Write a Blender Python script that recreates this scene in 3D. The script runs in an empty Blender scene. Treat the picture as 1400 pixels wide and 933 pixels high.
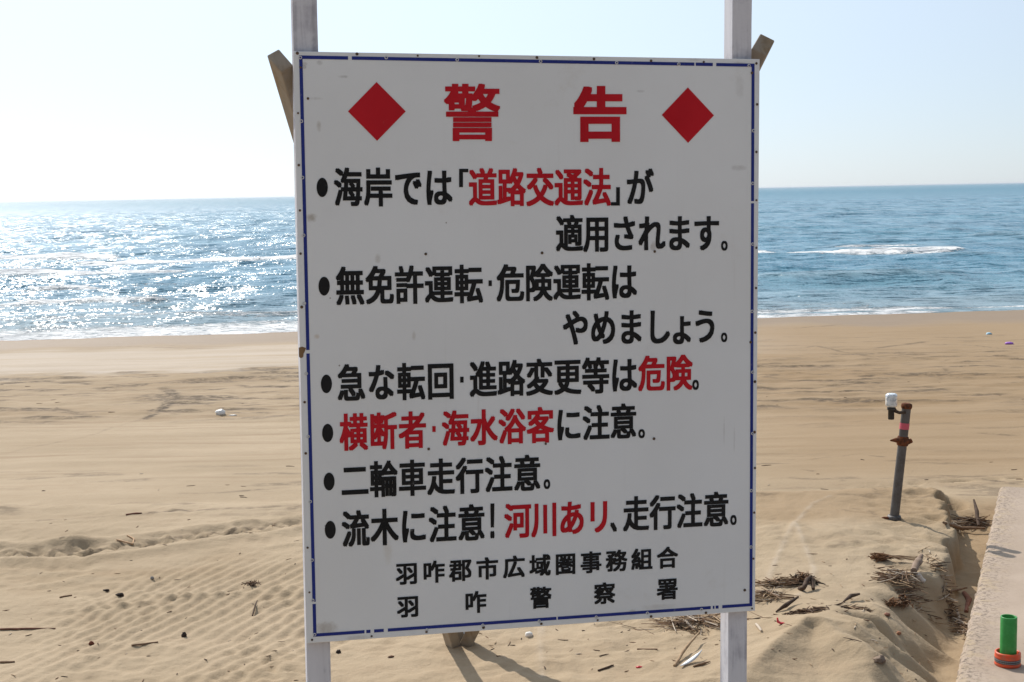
import bpy, math, random
import numpy as np
from mathutils import Matrix, Vector

random.seed(7)
RNG = np.random.default_rng(11)
R = math.radians
scene = bpy.context.scene
COL = scene.collection

# ------------------------------------------------------------------ camera
CAM_Z = 2.30
PITCH, ROLL, FPX = 0.10703, -0.01869, 1894.7
PW, PH = 1400.0, 933.0
fw = Vector((0, math.cos(PITCH), -math.sin(PITCH)))
r0 = Vector((1, 0, 0)); u0 = r0.cross(fw)
cr, sr = math.cos(ROLL), math.sin(ROLL)
cam_r = cr * r0 + sr * u0
cam_u = -sr * r0 + cr * u0
cam_data = bpy.data.cameras.new('camera')
cam = bpy.data.objects.new('camera', cam_data); COL.objects.link(cam)
cam_data.sensor_width = 36; cam_data.lens = FPX / PW * 36
cam_data.clip_start = 0.05; cam_data.clip_end = 60000
cam.matrix_world = Matrix(((cam_r.x, cam_u.x, -fw.x, 0), (cam_r.y, cam_u.y, -fw.y, 0),
                           (cam_r.z, cam_u.z, -fw.z, CAM_Z), (0, 0, 0, 1)))
scene.camera = cam

# ------------------------------------------------------------------ sky, sun, exposure
SUN_AZ, SUN_EL = R(29), R(41)       # azimuth to the left of the viewing direction
world = bpy.data.worlds.new('World'); scene.world = world; world.use_nodes = True
wn = world.node_tree.nodes; wl = world.node_tree.links
sky = wn.new('ShaderNodeTexSky'); sky.sky_type = 'NISHITA'; sky.sun_disc = False
sky.sun_elevation = SUN_EL; sky.sun_rotation = -SUN_AZ
sky.air_density = 0.8; sky.dust_density = 0.4; sky.ozone_density = 4.0; sky.altitude = 0
# bright sea haze evens the clear sky out towards white
hz = wn.new('ShaderNodeMix'); hz.data_type = 'RGBA'; hz.inputs[0].default_value = 0.55
wl.new(sky.outputs[0], hz.inputs[6]); gc = wn.new('ShaderNodeTexCoord'); dt = wn.new('ShaderNodeVectorMath'); dt.operation = 'DOT_PRODUCT'
wl.new(gc.outputs['Generated'], dt.inputs[0])
dt.inputs[1].default_value = (-math.sin(SUN_AZ)*math.cos(SUN_EL), math.cos(SUN_AZ)*math.cos(SUN_EL), math.sin(SUN_EL))
def wmath(op, a, b):
    n = wn.new('ShaderNodeMath'); n.operation = op; wl.new(a, n.inputs[0]); n.inputs[1].default_value = b; return n.outputs[0]
fwd = wmath('ADD', wmath('MULTIPLY', wmath('POWER', wmath('MULTIPLY', wmath('ADD', dt.outputs['Value'], 1.0), 0.5), 3.0), 1.85), 0.38)
hc = wn.new('ShaderNodeVectorMath'); hc.operation = 'SCALE'; hc.inputs[0].default_value = (8.9, 10.0, 11.1); wl.new(fwd, hc.inputs['Scale'])
wl.new(hc.outputs[0], hz.inputs[7])      # haze scatters most of its light forward, away from the sun
wl.new(hz.outputs[2], wn['Background'].inputs[0]); wn['Background'].inputs[1].default_value = 0.085
sd = bpy.data.lights.new('sun', 'SUN'); sd.energy = 4.6; sd.angle = R(0.53); sd.color = (1.0, 0.94, 0.86)
sun = bpy.data.objects.new('sun', sd); COL.objects.link(sun)
to_sun = Vector((-math.sin(SUN_AZ) * math.cos(SUN_EL), math.cos(SUN_AZ) * math.cos(SUN_EL), math.sin(SUN_EL)))
sun.rotation_euler = to_sun.to_track_quat('Z', 'Y').to_euler()
sun.location = to_sun * 60
scene.view_settings.view_transform = 'Standard'; scene.view_settings.look = 'None'
scene.view_settings.exposure = 0.0; scene.view_settings.gamma = 1
scene.view_settings.use_curve_mapping = False
scene.cycles.max_bounces = 8
scene.cycles.sample_clamp_indirect = 6

# ------------------------------------------------------------------ helpers
def tag(o, label=None, cat=None, group=None, kind=None):
    if label: o['label'] = label
    if cat: o['category'] = cat
    if group: o['group'] = group
    if kind: o['kind'] = kind
    return o

def empty(name, loc, label, cat, group=None):
    o = bpy.data.objects.new(name, None); COL.objects.link(o); o.location = loc
    o.empty_display_size = 0.1
    return tag(o, label, cat, group)

class MB:
    """collects shapes, then links them as one mesh object"""
    def __init__(s): s.v = []; s.f = []; s.mi = []; s.m = 0; s.smooth = []
    def add(s, vs, fs, smooth=False):
        n = len(s.v); s.v += [tuple(v) for v in vs]
        for f in fs:
            s.f.append(tuple(i + n for i in f)); s.mi.append(s.m); s.smooth.append(smooth)
    def box(s, lo, hi, M=None):
        (x0, y0, z0), (x1, y1, z1) = lo, hi
        vs = [Vector(p) for p in ((x0,y0,z0),(x1,y0,z0),(x1,y1,z0),(x0,y1,z0),(x0,y0,z1),(x1,y0,z1),(x1,y1,z1),(x0,y1,z1))]
        if M is not None: vs = [M @ v for v in vs]
        s.add(vs, [(0,3,2,1),(4,5,6,7),(0,1,5,4),(1,2,6,5),(2,3,7,6),(3,0,4,7)])
    def tube(s, pts, rad, n=6, cap=True, smooth=True, flat=1.0):
        pts = [Vector(p) for p in pts]
        if not hasattr(rad, '__len__'): rad = [rad] * len(pts)
        rings = []
        for i, p in enumerate(pts):
            d = (pts[min(i+1, len(pts)-1)] - pts[max(i-1, 0)]).normalized()
            ref = Vector((0, 0, 1)) if abs(d.z) < 0.9 else Vector((1, 0, 0))
            a = d.cross(ref).normalized(); b = a.cross(d)
            rings.append([p + (a * math.cos(t) + b * math.sin(t) * flat) * rad[i] for t in [2*math.pi*k/n for k in range(n)]])
        vs = [v for r_ in rings for v in r_]; fs = []
        for i in range(len(pts)-1):
            for k in range(n):
                k2 = (k+1) % n
                fs.append((i*n+k, i*n+k2, (i+1)*n+k2, (i+1)*n+k))
        s.add(vs, fs, smooth)
        if cap:
            s.add(rings[0], [tuple(range(n))[::-1]]); s.add(rings[-1], [tuple(range(n))])
    def lathe(s, prof, n=32, M=None, smooth=True):
        """prof: (radius, z) pairs, spun about local z"""
        vs = []; fs = []
        for (r_, z) in prof:
            for k in range(n):
                t = 2*math.pi*k/n; v = Vector((r_*math.cos(t), r_*math.sin(t), z))
                vs.append(M @ v if M is not None else v)
        for i in range(len(prof)-1):
            for k in range(n):
                k2 = (k+1) % n
                fs.append((i*n+k, i*n+k2, (i+1)*n+k2, (i+1)*n+k))
        s.add(vs, fs, smooth)
    def build(s, name, mats, parent=None, bevel=0):
        me = bpy.data.meshes.new(name); me.from_pydata(s.v, [], s.f)
        for m in (mats if isinstance(mats, (list, tuple)) else [mats]): me.materials.append(m)
        me.polygons.foreach_set('material_index', s.mi); me.polygons.foreach_set('use_smooth', s.smooth)
        me.update()
        o = bpy.data.objects.new(name, me); COL.objects.link(o)
        if parent: o.parent = parent
        if bevel:
            b = o.modifiers.new('bevel', 'BEVEL'); b.width = bevel; b.segments = 2; b.limit_method = 'ANGLE'
        return o

# ---- 2-D gradient noise on arrays
_perm = RNG.permutation(512); _perm = np.concatenate([_perm, _perm])
_ga = RNG.uniform(0, 2*np.pi, 512); _gx, _gy = np.cos(_ga), np.sin(_ga)
def noise2(x, y):
    xi = np.floor(x).astype(int); yi = np.floor(y).astype(int); xf = x - xi; yf = y - yi
    u = xf*xf*xf*(xf*(xf*6-15)+10); v = yf*yf*yf*(yf*(yf*6-15)+10)
    def g(ix, iy, dx, dy):
        h = _perm[(_perm[ix & 511] + iy) & 511]; return _gx[h]*dx + _gy[h]*dy
    a = g(xi, yi, xf, yf); b = g(xi+1, yi, xf-1, yf); c = g(xi, yi+1, xf, yf-1); d = g(xi+1, yi+1, xf-1, yf-1)
    return ((a + u*(b-a)) + v*((c + u*(d-c)) - (a + u*(b-a)))) * 1.5
def fbm(x, y, o=4, g=0.5):
    s = 0; a = 1.0; f = 1.0
    for k in range(o):
        s = s + a * noise2(x*f + 17.3*k, y*f - 9.1*k); a *= g; f *= 2.03
    return s
def ss(a, b, x):
    t = np.clip((x - a) / (b - a), 0, 1); return t*t*(3-2*t)

def ray(px, py):
    return ((px - PW/2) / FPX) * cam_r - ((py - PH/2) / FPX) * cam_u + fw
def on_plane(px, py, z):
    d = ray(px, py); t = (z - CAM_Z) / d.z; return Vector((d.x*t, d.y*t, z))

SEA_Z = -1.30

# ------------------------------------------------------------------ terrain height
def poly_dist(x, y, pts):
    """distance to a polyline and the fraction along it"""
    best = np.full(np.shape(x), 1e9); tt = np.zeros(np.shape(x)); n = len(pts) - 1
    for i in range(n):
        ax, ay = pts[i]; bx, by = pts[i+1]; dx, dy = bx-ax, by-ay
        t = np.clip(((x-ax)*dx + (y-ay)*dy) / (dx*dx + dy*dy + 1e-12), 0, 1)
        d = np.hypot(x - ax - t*dx, y - ay - t*dy)
        m = d < best; best = np.where(m, d, best); tt = np.where(m, (i + t)/n, tt)
    return best, tt
def flat(pxs, z=0.0):
    return [tuple(on_plane(a, b, z)[:2]) for a, b in pxs]

# concrete pavement edge in plan
CON_TOP = 0.0
CE = flat([(1367, 665), (1305, 933)], CON_TOP)
(cx0, cy0), (cx1, cy1) = CE
def con_x(y): return cx0 + (y - cy0) * (cx1 - cx0) / (cy1 - cy0)
# foot of the sand bank in plan (floor of the gully at -0.22)
FLOOR = -0.22
BANK = flat([(1262, 668), (1287, 690), (1293, 712), (1285, 722), (1303, 752), (1308, 772), (1300, 792), (1302, 812), (1312, 840), (1308, 862), (1300, 884), (1306, 908), (1300, 940)], FLOOR)
BANK = [(b[0], b[1]) for b in BANK]
by = np.array([b[1] for b in BANK])[::-1]; bx = np.array([b[0] for b in BANK])[::-1]

def base_far(x, y):
    z = -0.02 - 0.16*ss(10.2, 11.2, y) - 0.043*np.maximum(y - 11.5, 0) + 0.005*x*ss(12, 30, y)
    z = np.where(y < 11.5, z, z)
    return z
TRK = [flat(p) for p in (
    [(1135, 683), (1112, 692), (1095, 712), (1086, 722), (1075, 745), (1050, 800)],
    [(1086, 722), (1098, 752), (1113, 790), (1108, 806), (1090, 828)],
    [(740, 862), (738, 890), (742, 933)])]
TREAD = flat([(-60, 760), (60, 757), (130, 752), (200, 745), (290, 733), (420, 716)])
LEDGE = flat([(100, 834), (170, 828), (205, 822), (240, 816), (300, 814), (345, 808), (415, 804)])
CRESTS = [(flat(p, 0.08), h, wf, wb) for p, h, wf, wb in (
    ([(1020, 925), (1050, 900), (1075, 880), (1105, 866), (1122, 868), (1150, 886), (1190, 903), (1245, 902)], 0.13, 0.17, 0.30),
    ([(1165, 868), (1200, 856), (1242, 846), (1258, 858), (1278, 888)], 0.10, 0.13, 0.22),
    ([(1195, 890), (1220, 876), (1240, 872)], 0.05, 0.10, 0.14))]
FOOT = []
_r = random.Random(5)
for k in range(16):                                   # trampled pits, mostly in front
    px = _r.choice([_r.uniform(330, 420), _r.uniform(700, 990), _r.uniform(760, 990)]); py = _r.uniform(770, 925)
    p = on_plane(px, py, 0); FOOT.append((p.x, p.y, _r.uniform(.07, .13), _r.uniform(.008, .022), _r.uniform(0, 3.14)))
DX, DY = 0.40, 0.915                                  # running direction of the wheel ruts in front

def height(x, y):
    x = np.asarray(x, float); y = np.asarray(y, float)
    far = base_far(x, y)
    near = 1 - ss(9.5, 12.0, y)
    z = far + 0.02*near
    z = z + 0.035*fbm(x*0.35, y*0.35 + 4, 3) * (0.35 + 0.65*near)
    z = z + 0.010*fbm(x*1.6, y*2.2, 3) * (0.25 + near)
    # trampled dry sand in front
    tr = ss(-0.25, 0.35, fbm(x*0.8 + 3, y*0.8, 2)) * near
    z = z + tr*0.011*fbm(x*6.5, y*6.5, 3) + near*0.0035*fbm(x*14, y*14, 2)
    # wheel ruts: groups of narrow ridges running away to the right
    c = x*DY - y*DX
    w = c + 0.05*fbm(x*0.9, y*0.9, 2)
    zone = ss(-5.6, -5.2, c) * (1 - ss(-3.35, -3.0, c)) * (1 - ss(8.1, 9.0, y))
    zone = zone * ss(-0.25, 0.25, noise2(c*1.1 + 5, (x*DX + y*DY)*0.35))
    z = z + zone*0.016*(np.abs(np.sin(w*2*np.pi/0.17))**1.5 - 0.5)
    for (fx, fy, fr, fd, fa) in FOOT:
        m = (np.abs(x-fx) < 0.5) & (np.abs(y-fy) < 0.5)
        if not np.any(m): continue
        ca, sa = math.cos(fa), math.sin(fa)
        dx = (x-fx)*ca + (y-fy)*sa + 0.07*noise2(x*9 + fx, y*9); dy = -(x-fx)*sa + (y-fy)*ca + 0.05*noise2(x*11, y*11 + fx)
        q = (dx/fr)**2 + (dy/(fr*0.5))**2
        z = z + np.where(m, -fd*np.exp(-q*1.2) + 0.55*fd*np.exp(-((np.sqrt(q)-1.5)**2)*5), 0)
    # lumpy tyre track on the left
    d, t = poly_dist(x, y, TREAD)
    m = np.exp(-(d/0.10)**2)
    z = z + m*(0.045*noise2(x*10, y*14) + 0.018*noise2(x*24, y*24) - 0.015) + 0.02*np.exp(-((d-0.2)/0.08)**2)
    d, t = poly_dist(x, y, LEDGE)
    z = z + 0.020*np.exp(-((d + 0.02*noise2(x*6, y*6))/0.028)**2)*ss(-0.3, 0.2, noise2(x*4, y*4)) + 0.010*np.exp(-(d/0.15)**2)*noise2(x*13, y*13)
    # pit with a mound at its side
    p = on_plane(105, 745, 0)
    q = ((x-p.x+.03)/0.15)**2 + ((y-p.y)/0.10)**2
    z = z + 0.05*np.exp(-q) - 0.045*np.exp(-(((x-p.x-0.07)/0.08)**2 + ((y-p.y+0.06)/0.06)**2))
    # shallow furrows across the beach
    fz = ss(11, 13, y) * (1 - ss(33, 36, y))
    z = z + fz*0.012*fbm(x*0.25, y*2.2, 3)
    rough = ss(16.0, 17.5, y) * (1 - ss(24.0, 26, y))
    z = z + rough*(0.030*fbm(x*0.5, y*2.0 + 7, 4) + 0.012*fbm(x*2.5, y*3.5, 2))
    # sand bank over the gully on the right
    side = ss(0.6, 1.5, x) * (1 - ss(10.3, 10.9, y - 0.10*np.sin(x*2.1)))
    z = z + side*0.03
    for (pts, h, wf, wb) in CRESTS:
        d, t = poly_dist(x, y, pts)
        px_ = np.array([p[0] for p in pts]); py_ = np.array([p[1] for p in pts]); o = np.argsort(px_)
        front = ss(-0.02, 0.02, np.interp(x, px_[o], py_[o]) - y)
        d = d*(1 + 0.25*noise2(x*4, y*4))
        w = wf*front + wb*(1-front)
        z = z + h*np.exp(-d/w)*(0.6 + 0.4*np.sin(np.pi*np.clip(t, 0, 1)))*(1 - ss(1.0, 1.5, d/w*0.5))
    for pts in TRK:
        d, t = poly_dist(x, y, pts); z = z + 0.005*np.exp(-(d/0.02)**2)
    xb = np.interp(y, by, bx) + 0.065*noise2(x*0 + 3, y*3.4) + 0.025*noise2(y*10, x*0)
    xb = np.where(y > by[-1], bx[-1] + (y-by[-1])*6.0, xb)
    gentle = 1 - ss(7.5, 8.3, y + 0.3*noise2(x*0 + 1, y*2.2)); wd = 0.055 + 0.52*gentle
    q = (x - (xb - wd + 0.02)) / wd
    s = ss(0.0, 1.0, q + gentle*0.22*noise2((x + y*0.9)*5.5, (x - y)*1.2))
    ero = ss(0.8, 0.0, xb - x) * (1-s)
    z = z - 0.055*ero*np.abs(fbm(x*3.2 + y*2.5, y*3 - x, 3))
    inside = (1 - ss(10.2, 11.4, y))
    floor = FLOOR + 0.02*fbm(x*2.5, y*2.5, 3) + 0.007*fbm(x*9, y*9, 2)
    floor = floor + (far - floor)*ss(9.7, 11.6, y)
    z = z*(1-s) + floor*s
    p = on_plane(1300, 699, FLOOR)
    z = z - 0.16*np.exp(-(((x-p.x)/0.085)**2 + ((y-p.y)/0.16)**2)**2)
    # drowned under the pavement, and falling away under the sea
    return z

def G(px, py, dz=0.0):
    """first ground point along the view ray through a pixel of the photograph"""
    d = ray(px, py); lo, hi = 5.5, 60.0
    for n in (260, 60):
        t = np.linspace(lo, hi, n); zz = height(d.x*t, d.y*t); k = max(1, int(np.argmax(CAM_Z + d.z*t <= zz))); lo, hi = t[k-1], t[k]
    return Vector((d.x*t[k], d.y*t[k], float(zz[k]) + dz))
def H(x, y): return float(height(np.array([x]), np.array([y]))[0])

# ------------------------------------------------------------------ node helpers
def mat(name, base=(0.5, 0.5, 0.5), rough=0.7, metal=0.0, spec=0.5):
    m = bpy.data.materials.new(name); m.use_nodes = True
    b = m.node_tree.nodes['Principled BSDF']
    b.inputs['Base Color'].default_value = (*base, 1); b.inputs['Roughness'].default_value = rough
    b.inputs['Metallic'].default_value = metal; b.inputs['Specular IOR Level'].default_value = spec
    return m
class NT:
    def __init__(s, m): s.t = m.node_tree; s.n = s.t.nodes; s.l = s.t.links; s.b = s.n['Principled BSDF']
    def put(s, sock, v):
        if hasattr(v, 'is_linked') or hasattr(v, 'links'): s.l.new(v, sock)
        else: sock.default_value = v
    def coord(s, which='Object', scale=(1, 1, 1), rot=(0, 0, 0), loc=(0, 0, 0)):
        c = s.n.new('ShaderNodeTexCoord'); mp = s.n.new('ShaderNodeMapping')
        s.l.new(c.outputs[which], mp.inputs[0]); mp.inputs['Scale'].default_value = scale
        mp.inputs['Rotation'].default_value = rot; mp.inputs['Location'].default_value = loc
        return mp.outputs[0]
    def noise(s, vec, scale, detail=4, rough=0.55, dist=0):
        n = s.n.new('ShaderNodeTexNoise'); s.l.new(vec, n.inputs['Vector'])
        n.inputs['Scale'].default_value = scale; n.inputs['Detail'].default_value = detail
        n.inputs['Roughness'].default_value = rough; n.inputs['Distortion'].default_value = dist
        return n.outputs['Fac']
    def voro(s, vec, scale, feat='F1'):
        n = s.n.new('ShaderNodeTexVoronoi'); n.feature = feat; s.l.new(vec, n.inputs['Vector']); n.inputs['Scale'].default_value = scale
        return n.outputs['Distance']
    def math(s, op, a, b=0.0, c=None, clamp=False):
        n = s.n.new('ShaderNodeMath'); n.operation = op; n.use_clamp = clamp
        s.put(n.inputs[0], a); s.put(n.inputs[1], b)
        if c is not None: s.put(n.inputs[2], c)
        return n.outputs[0]
    def ramp(s, fac, lo, hi, a=0.0, b=1.0):
        n = s.n.new('ShaderNodeMapRange'); n.interpolation_type = 'SMOOTHSTEP'
        s.put(n.inputs[0], fac); n.inputs[1].default_value = lo; n.inputs[2].default_value = hi
        n.inputs[3].default_value = a; n.inputs[4].default_value = b
        return n.outputs[0]
    def mix(s, fac, a, b):
        n = s.n.new('ShaderNodeMix'); n.data_type = 'RGBA'
        s.put(n.inputs[0], fac); s.put(n.inputs[6], (*a, 1) if isinstance(a, tuple) else a); s.put(n.inputs[7], (*b, 1) if isinstance(b, tuple) else b)
        return n.outputs[2]
    def attr(s, name):
        n = s.n.new('ShaderNodeAttribute'); n.attribute_name = name; return n.outputs['Fac']
    def bump(s, h, strength=0.5, dist=0.01, normal=None):
        n = s.n.new('ShaderNodeBump'); n.inputs['Strength'].default_value = strength; n.inputs['Distance'].default_value = dist
        s.l.new(h, n.inputs['Height'])
        if normal is not None: s.l.new(normal, n.inputs['Normal'])
        return n.outputs[0]
    def base(s, c): s.put(s.b.inputs['Base Color'], c)
    def rough(s, r_): s.put(s.b.inputs['Roughness'], r_)
    def normal(s, n): s.l.new(n, s.b.inputs['Normal'])

# ------------------------------------------------------------------ materials
def sand_mat():
    m = mat('sand', rough=0.95, spec=0.25); t = NT(m)
    c = t.coord()
    big = t.noise(c, 0.55, 4); mid = t.noise(c, 5.0, 5, 0.6); fine = t.noise(c, 120, 3, 0.7); grain = t.noise(c, 420, 2, 0.8)
    st = t.noise(t.coord(scale=(0.35, 5.0, 1)), 1.0, 5, 0.6)
    col = t.mix(t.ramp(big, 0.35, 0.65), (0.362, 0.276, 0.178), (0.412, 0.318, 0.212))
    col = t.mix(t.math('MULTIPLY', t.ramp(mid, 0.45, 0.75), 0.35), col, (0.34, 0.245, 0.155))
    col = t.mix(t.math('MULTIPLY', t.ramp(st, 0.50, 0.72), t.attr('streak')), col, (0.29, 0.205, 0.125))
    col = t.mix(t.ramp(grain, 0.35, 0.75, 0, 0.5), col, (0.25, 0.18, 0.11))
    col = t.mix(t.ramp(fine, 0.62, 0.78, 0, 0.35), col, (0.52, 0.42, 0.30))
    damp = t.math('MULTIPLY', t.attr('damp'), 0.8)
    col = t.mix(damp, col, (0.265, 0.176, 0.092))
    dirt_shade = t.math('MULTIPLY', t.attr('dirt_shade'), t.ramp(t.noise(t.coord(scale=(7, 11, 9)), 1.0, 4, 0.75), 0.36, 0.58, 0.12, 1.0))
    col = t.mix(dirt_shade, col, (0.055, 0.037, 0.023))  # dark dirt, plus painted shade along the left tyre track
    pale = t.attr('pale')
    col = t.mix(pale, col, (0.50, 0.43, 0.36))  # painted sky sheen on the left beach, plus the light track lines
    wet = t.attr('wet')
    col = t.mix(wet, col, (0.235, 0.168, 0.107))
    t.base(col)
    t.rough(t.math('MULTIPLY_ADD', wet, -0.25, 0.93))
    b1 = t.bump(t.noise(c, 34, 4, 0.65), 0.55, 0.012)
    b2 = t.bump(grain, 0.35, 0.003, b1)
    t.normal(b2)
    return m
M_SAND = sand_mat()

def concrete_mat():
    m = mat('concrete', rough=0.9, spec=0.3); t = NT(m); c = t.coord()
    n1 = t.noise(c, 2.0, 5, 0.6); n2 = t.noise(c, 45, 4, 0.7); v = t.voro(c, 75)
    col = t.mix(t.ramp(n1, 0.35, 0.65), (0.355, 0.275, 0.208), (0.410, 0.322, 0.250))
    col = t.mix(t.ramp(n2, 0.55, 0.75, 0, 0.55), col, (0.30, 0.24, 0.195))
    col = t.mix(t.ramp(v, 0.05, 0.22, 0.35, 0.0), col, (0.22, 0.17, 0.13))
    s = t.noise(c, 6.5, 6, 0.75)
    col = t.mix(t.ramp(s, 0.60, 0.74, 0, 0.6), col, (0.46, 0.37, 0.26))
    edge = t.attr('edge')
    col = t.mix(t.math('MULTIPLY', edge, t.ramp(t.noise(c, 38, 5, 0.75), 0.49, 0.58, 0, 0.9)), col, (0.13, 0.10, 0.075))
    col = t.mix(t.math('MULTIPLY', edge, t.ramp(t.noise(c, 9, 5, 0.7), 0.48, 0.66, 0, 0.8)), col, (0.40, 0.305, 0.195))
    col = t.mix(t.ramp(t.noise(t.coord(scale=(1.5, 0.5, 1)), 1.0, 6, 0.7), 0.52, 0.70, 0, 0.45), col, (0.28, 0.215, 0.165))
    col = t.mix(t.ramp(t.noise(c, 17, 2, 0.5), 0.70, 0.76, 0, 0.6), col, (0.20, 0.15, 0.11))
    t.base(col); t.normal(t.bump(t.noise(c, 130, 3, 0.7), 0.35, 0.004, t.bump(t.noise(c, 14, 3, 0.6), 0.3, 0.008)))
    return m
M_CON = concrete_mat()

def water_mat():
    m = mat('sea water', rough=0.12, spec=0.5); t = NT(m)
    t.b.inputs['IOR'].default_value = 1.33
    c = t.coord()
    sep = t.n.new('ShaderNodeSeparateXYZ'); t.l.new(c, sep.inputs[0]); off = t.math('SUBTRACT', sep.outputs[1], 38)
    fo = t.attr('foam'); sh = t.attr('shallow')
    col = t.mix(t.ramp(t.noise(t.coord(scale=(0.03, 0.12, 1)), 1.0, 4), 0.3, 0.7), (0.046, 0.172, 0.255), (0.070, 0.220, 0.300))
    col = t.mix(sh, col, (0.155, 0.230, 0.255))
    fn = t.noise(t.coord(scale=(2.6, 5.5, 2.6)), 1.0, 7, 0.80, 0.7)
    mask = t.ramp(t.math('ADD', fo, t.math('MULTIPLY', t.math('SUBTRACT', fn, 0.5), 3.6)), 0.50, 0.70)
    mask = t.math('MULTIPLY', mask, t.ramp(fo, 0.02, 0.15), clamp=True)
    col = t.mix(mask, col, (0.88, 0.89, 0.89))
    t.base(col)
    far = t.ramp(off, 60, 900, 0.0, 1.0)
    t.rough(t.math('ADD', t.math('MULTIPLY_ADD', far, 0.22, 0.23), t.math('MULTIPLY', mask, 0.5)))
    t.put(t.b.inputs['Specular IOR Level'], t.math('MULTIPLY_ADD', far, -0.10, 0.45))
    w0 = t.noise(t.coord(scale=(0.12, 0.30, 1)), 1.0, 4, 0.65, 0.4)
    w1 = t.noise(t.coord(scale=(0.9, 2.0, 1)), 1.0, 3, 0.6, 0.3)
    w2 = t.noise(t.coord(scale=(3.2, 6.0, 1), rot=(0, 0, 0.3)), 1.0, 3, 0.6, 0.3)
    w3 = t.noise(t.coord(scale=(9, 15, 1), rot=(0, 0, -0.2)), 1.0, 2, 0.6)
    n = t.bump(w0, 1.0, 0.9); n = t.bump(w1, 1.0, 0.20, n)
    n = t.bump(t.math('MULTIPLY', fn, mask), 1.0, 0.12, n)
    # choppy facets: slopes of wavelets too small for the mesh
    def slopes(scale, amp, rot):
        q = t.n.new('ShaderNodeTexNoise'); t.l.new(t.coord(scale=scale, rot=(0, 0, rot)), q.inputs['Vector'])
        q.inputs['Scale'].default_value = 1.0; q.inputs['Detail'].default_value = 2.0; q.inputs['Roughness'].default_value = 0.6
        v = t.n.new('ShaderNodeVectorMath'); v.operation = 'SUBTRACT'; t.l.new(q.outputs['Color'], v.inputs[0]); v.inputs[1].default_value = (0.5, 0.5, 0.5)
        m2 = t.n.new('ShaderNodeVectorMath'); m2.operation = 'MULTIPLY'; t.l.new(v.outputs[0], m2.inputs[0]); m2.inputs[1].default_value = (amp, amp, 0)
        return m2.outputs[0]
    def vadd(a, b):
        v = t.n.new('ShaderNodeVectorMath'); v.operation = 'ADD'; t.l.new(a, v.inputs[0]); t.l.new(b, v.inputs[1]); return v.outputs[0]
    n = vadd(n, vadd(slopes((9.5, 3.4, 1), 0.92, 0.25), vadd(slopes((1.6, 0.55, 1), 0.85, -0.2), slopes((0.45, 0.08, 1), 1.25, 0.1))))
    nn = t.n.new('ShaderNodeVectorMath'); nn.operation = 'NORMALIZE'; t.l.new(n, nn.inputs[0])
    t.normal(nn.outputs[0])
    return m
M_SEA = water_mat()

# ------------------------------------------------------------------ ground
def grid_mesh(name, X, Y, Z, m, attrs, kind):
    ny, nx = X.shape
    co = np.stack([X, Y, Z], -1).reshape(-1, 3).astype(np.float32)
    idx = np.arange(ny*nx).reshape(ny, nx)
    q = np.stack([idx[:-1, :-1], idx[:-1, 1:], idx[1:, 1:], idx[1:, :-1]], -1).reshape(-1, 4)
    me = bpy.data.meshes.new(name)
    me.vertices.add(len(co)); me.vertices.foreach_set('co', co.ravel())
    me.loops.add(q.size); me.loops.foreach_set('vertex_index', q.ravel().astype(np.int32))
    me.polygons.add(len(q)); me.polygons.foreach_set('loop_start', (np.arange(len(q))*4).astype(np.int32))
    me.polygons.foreach_set('use_smooth', np.ones(len(q), bool))
    me.update(calc_edges=True); me.validate()
    for k, a in attrs.items():
        at = me.attributes.new(k, 'FLOAT', 'POINT'); at.data.foreach_set('value', a.reshape(-1).astype(np.float32))
    me.materials.append(m)
    o = bpy.data.objects.new(name, me); COL.objects.link(o)
    return tag(o, kind=kind)

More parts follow.
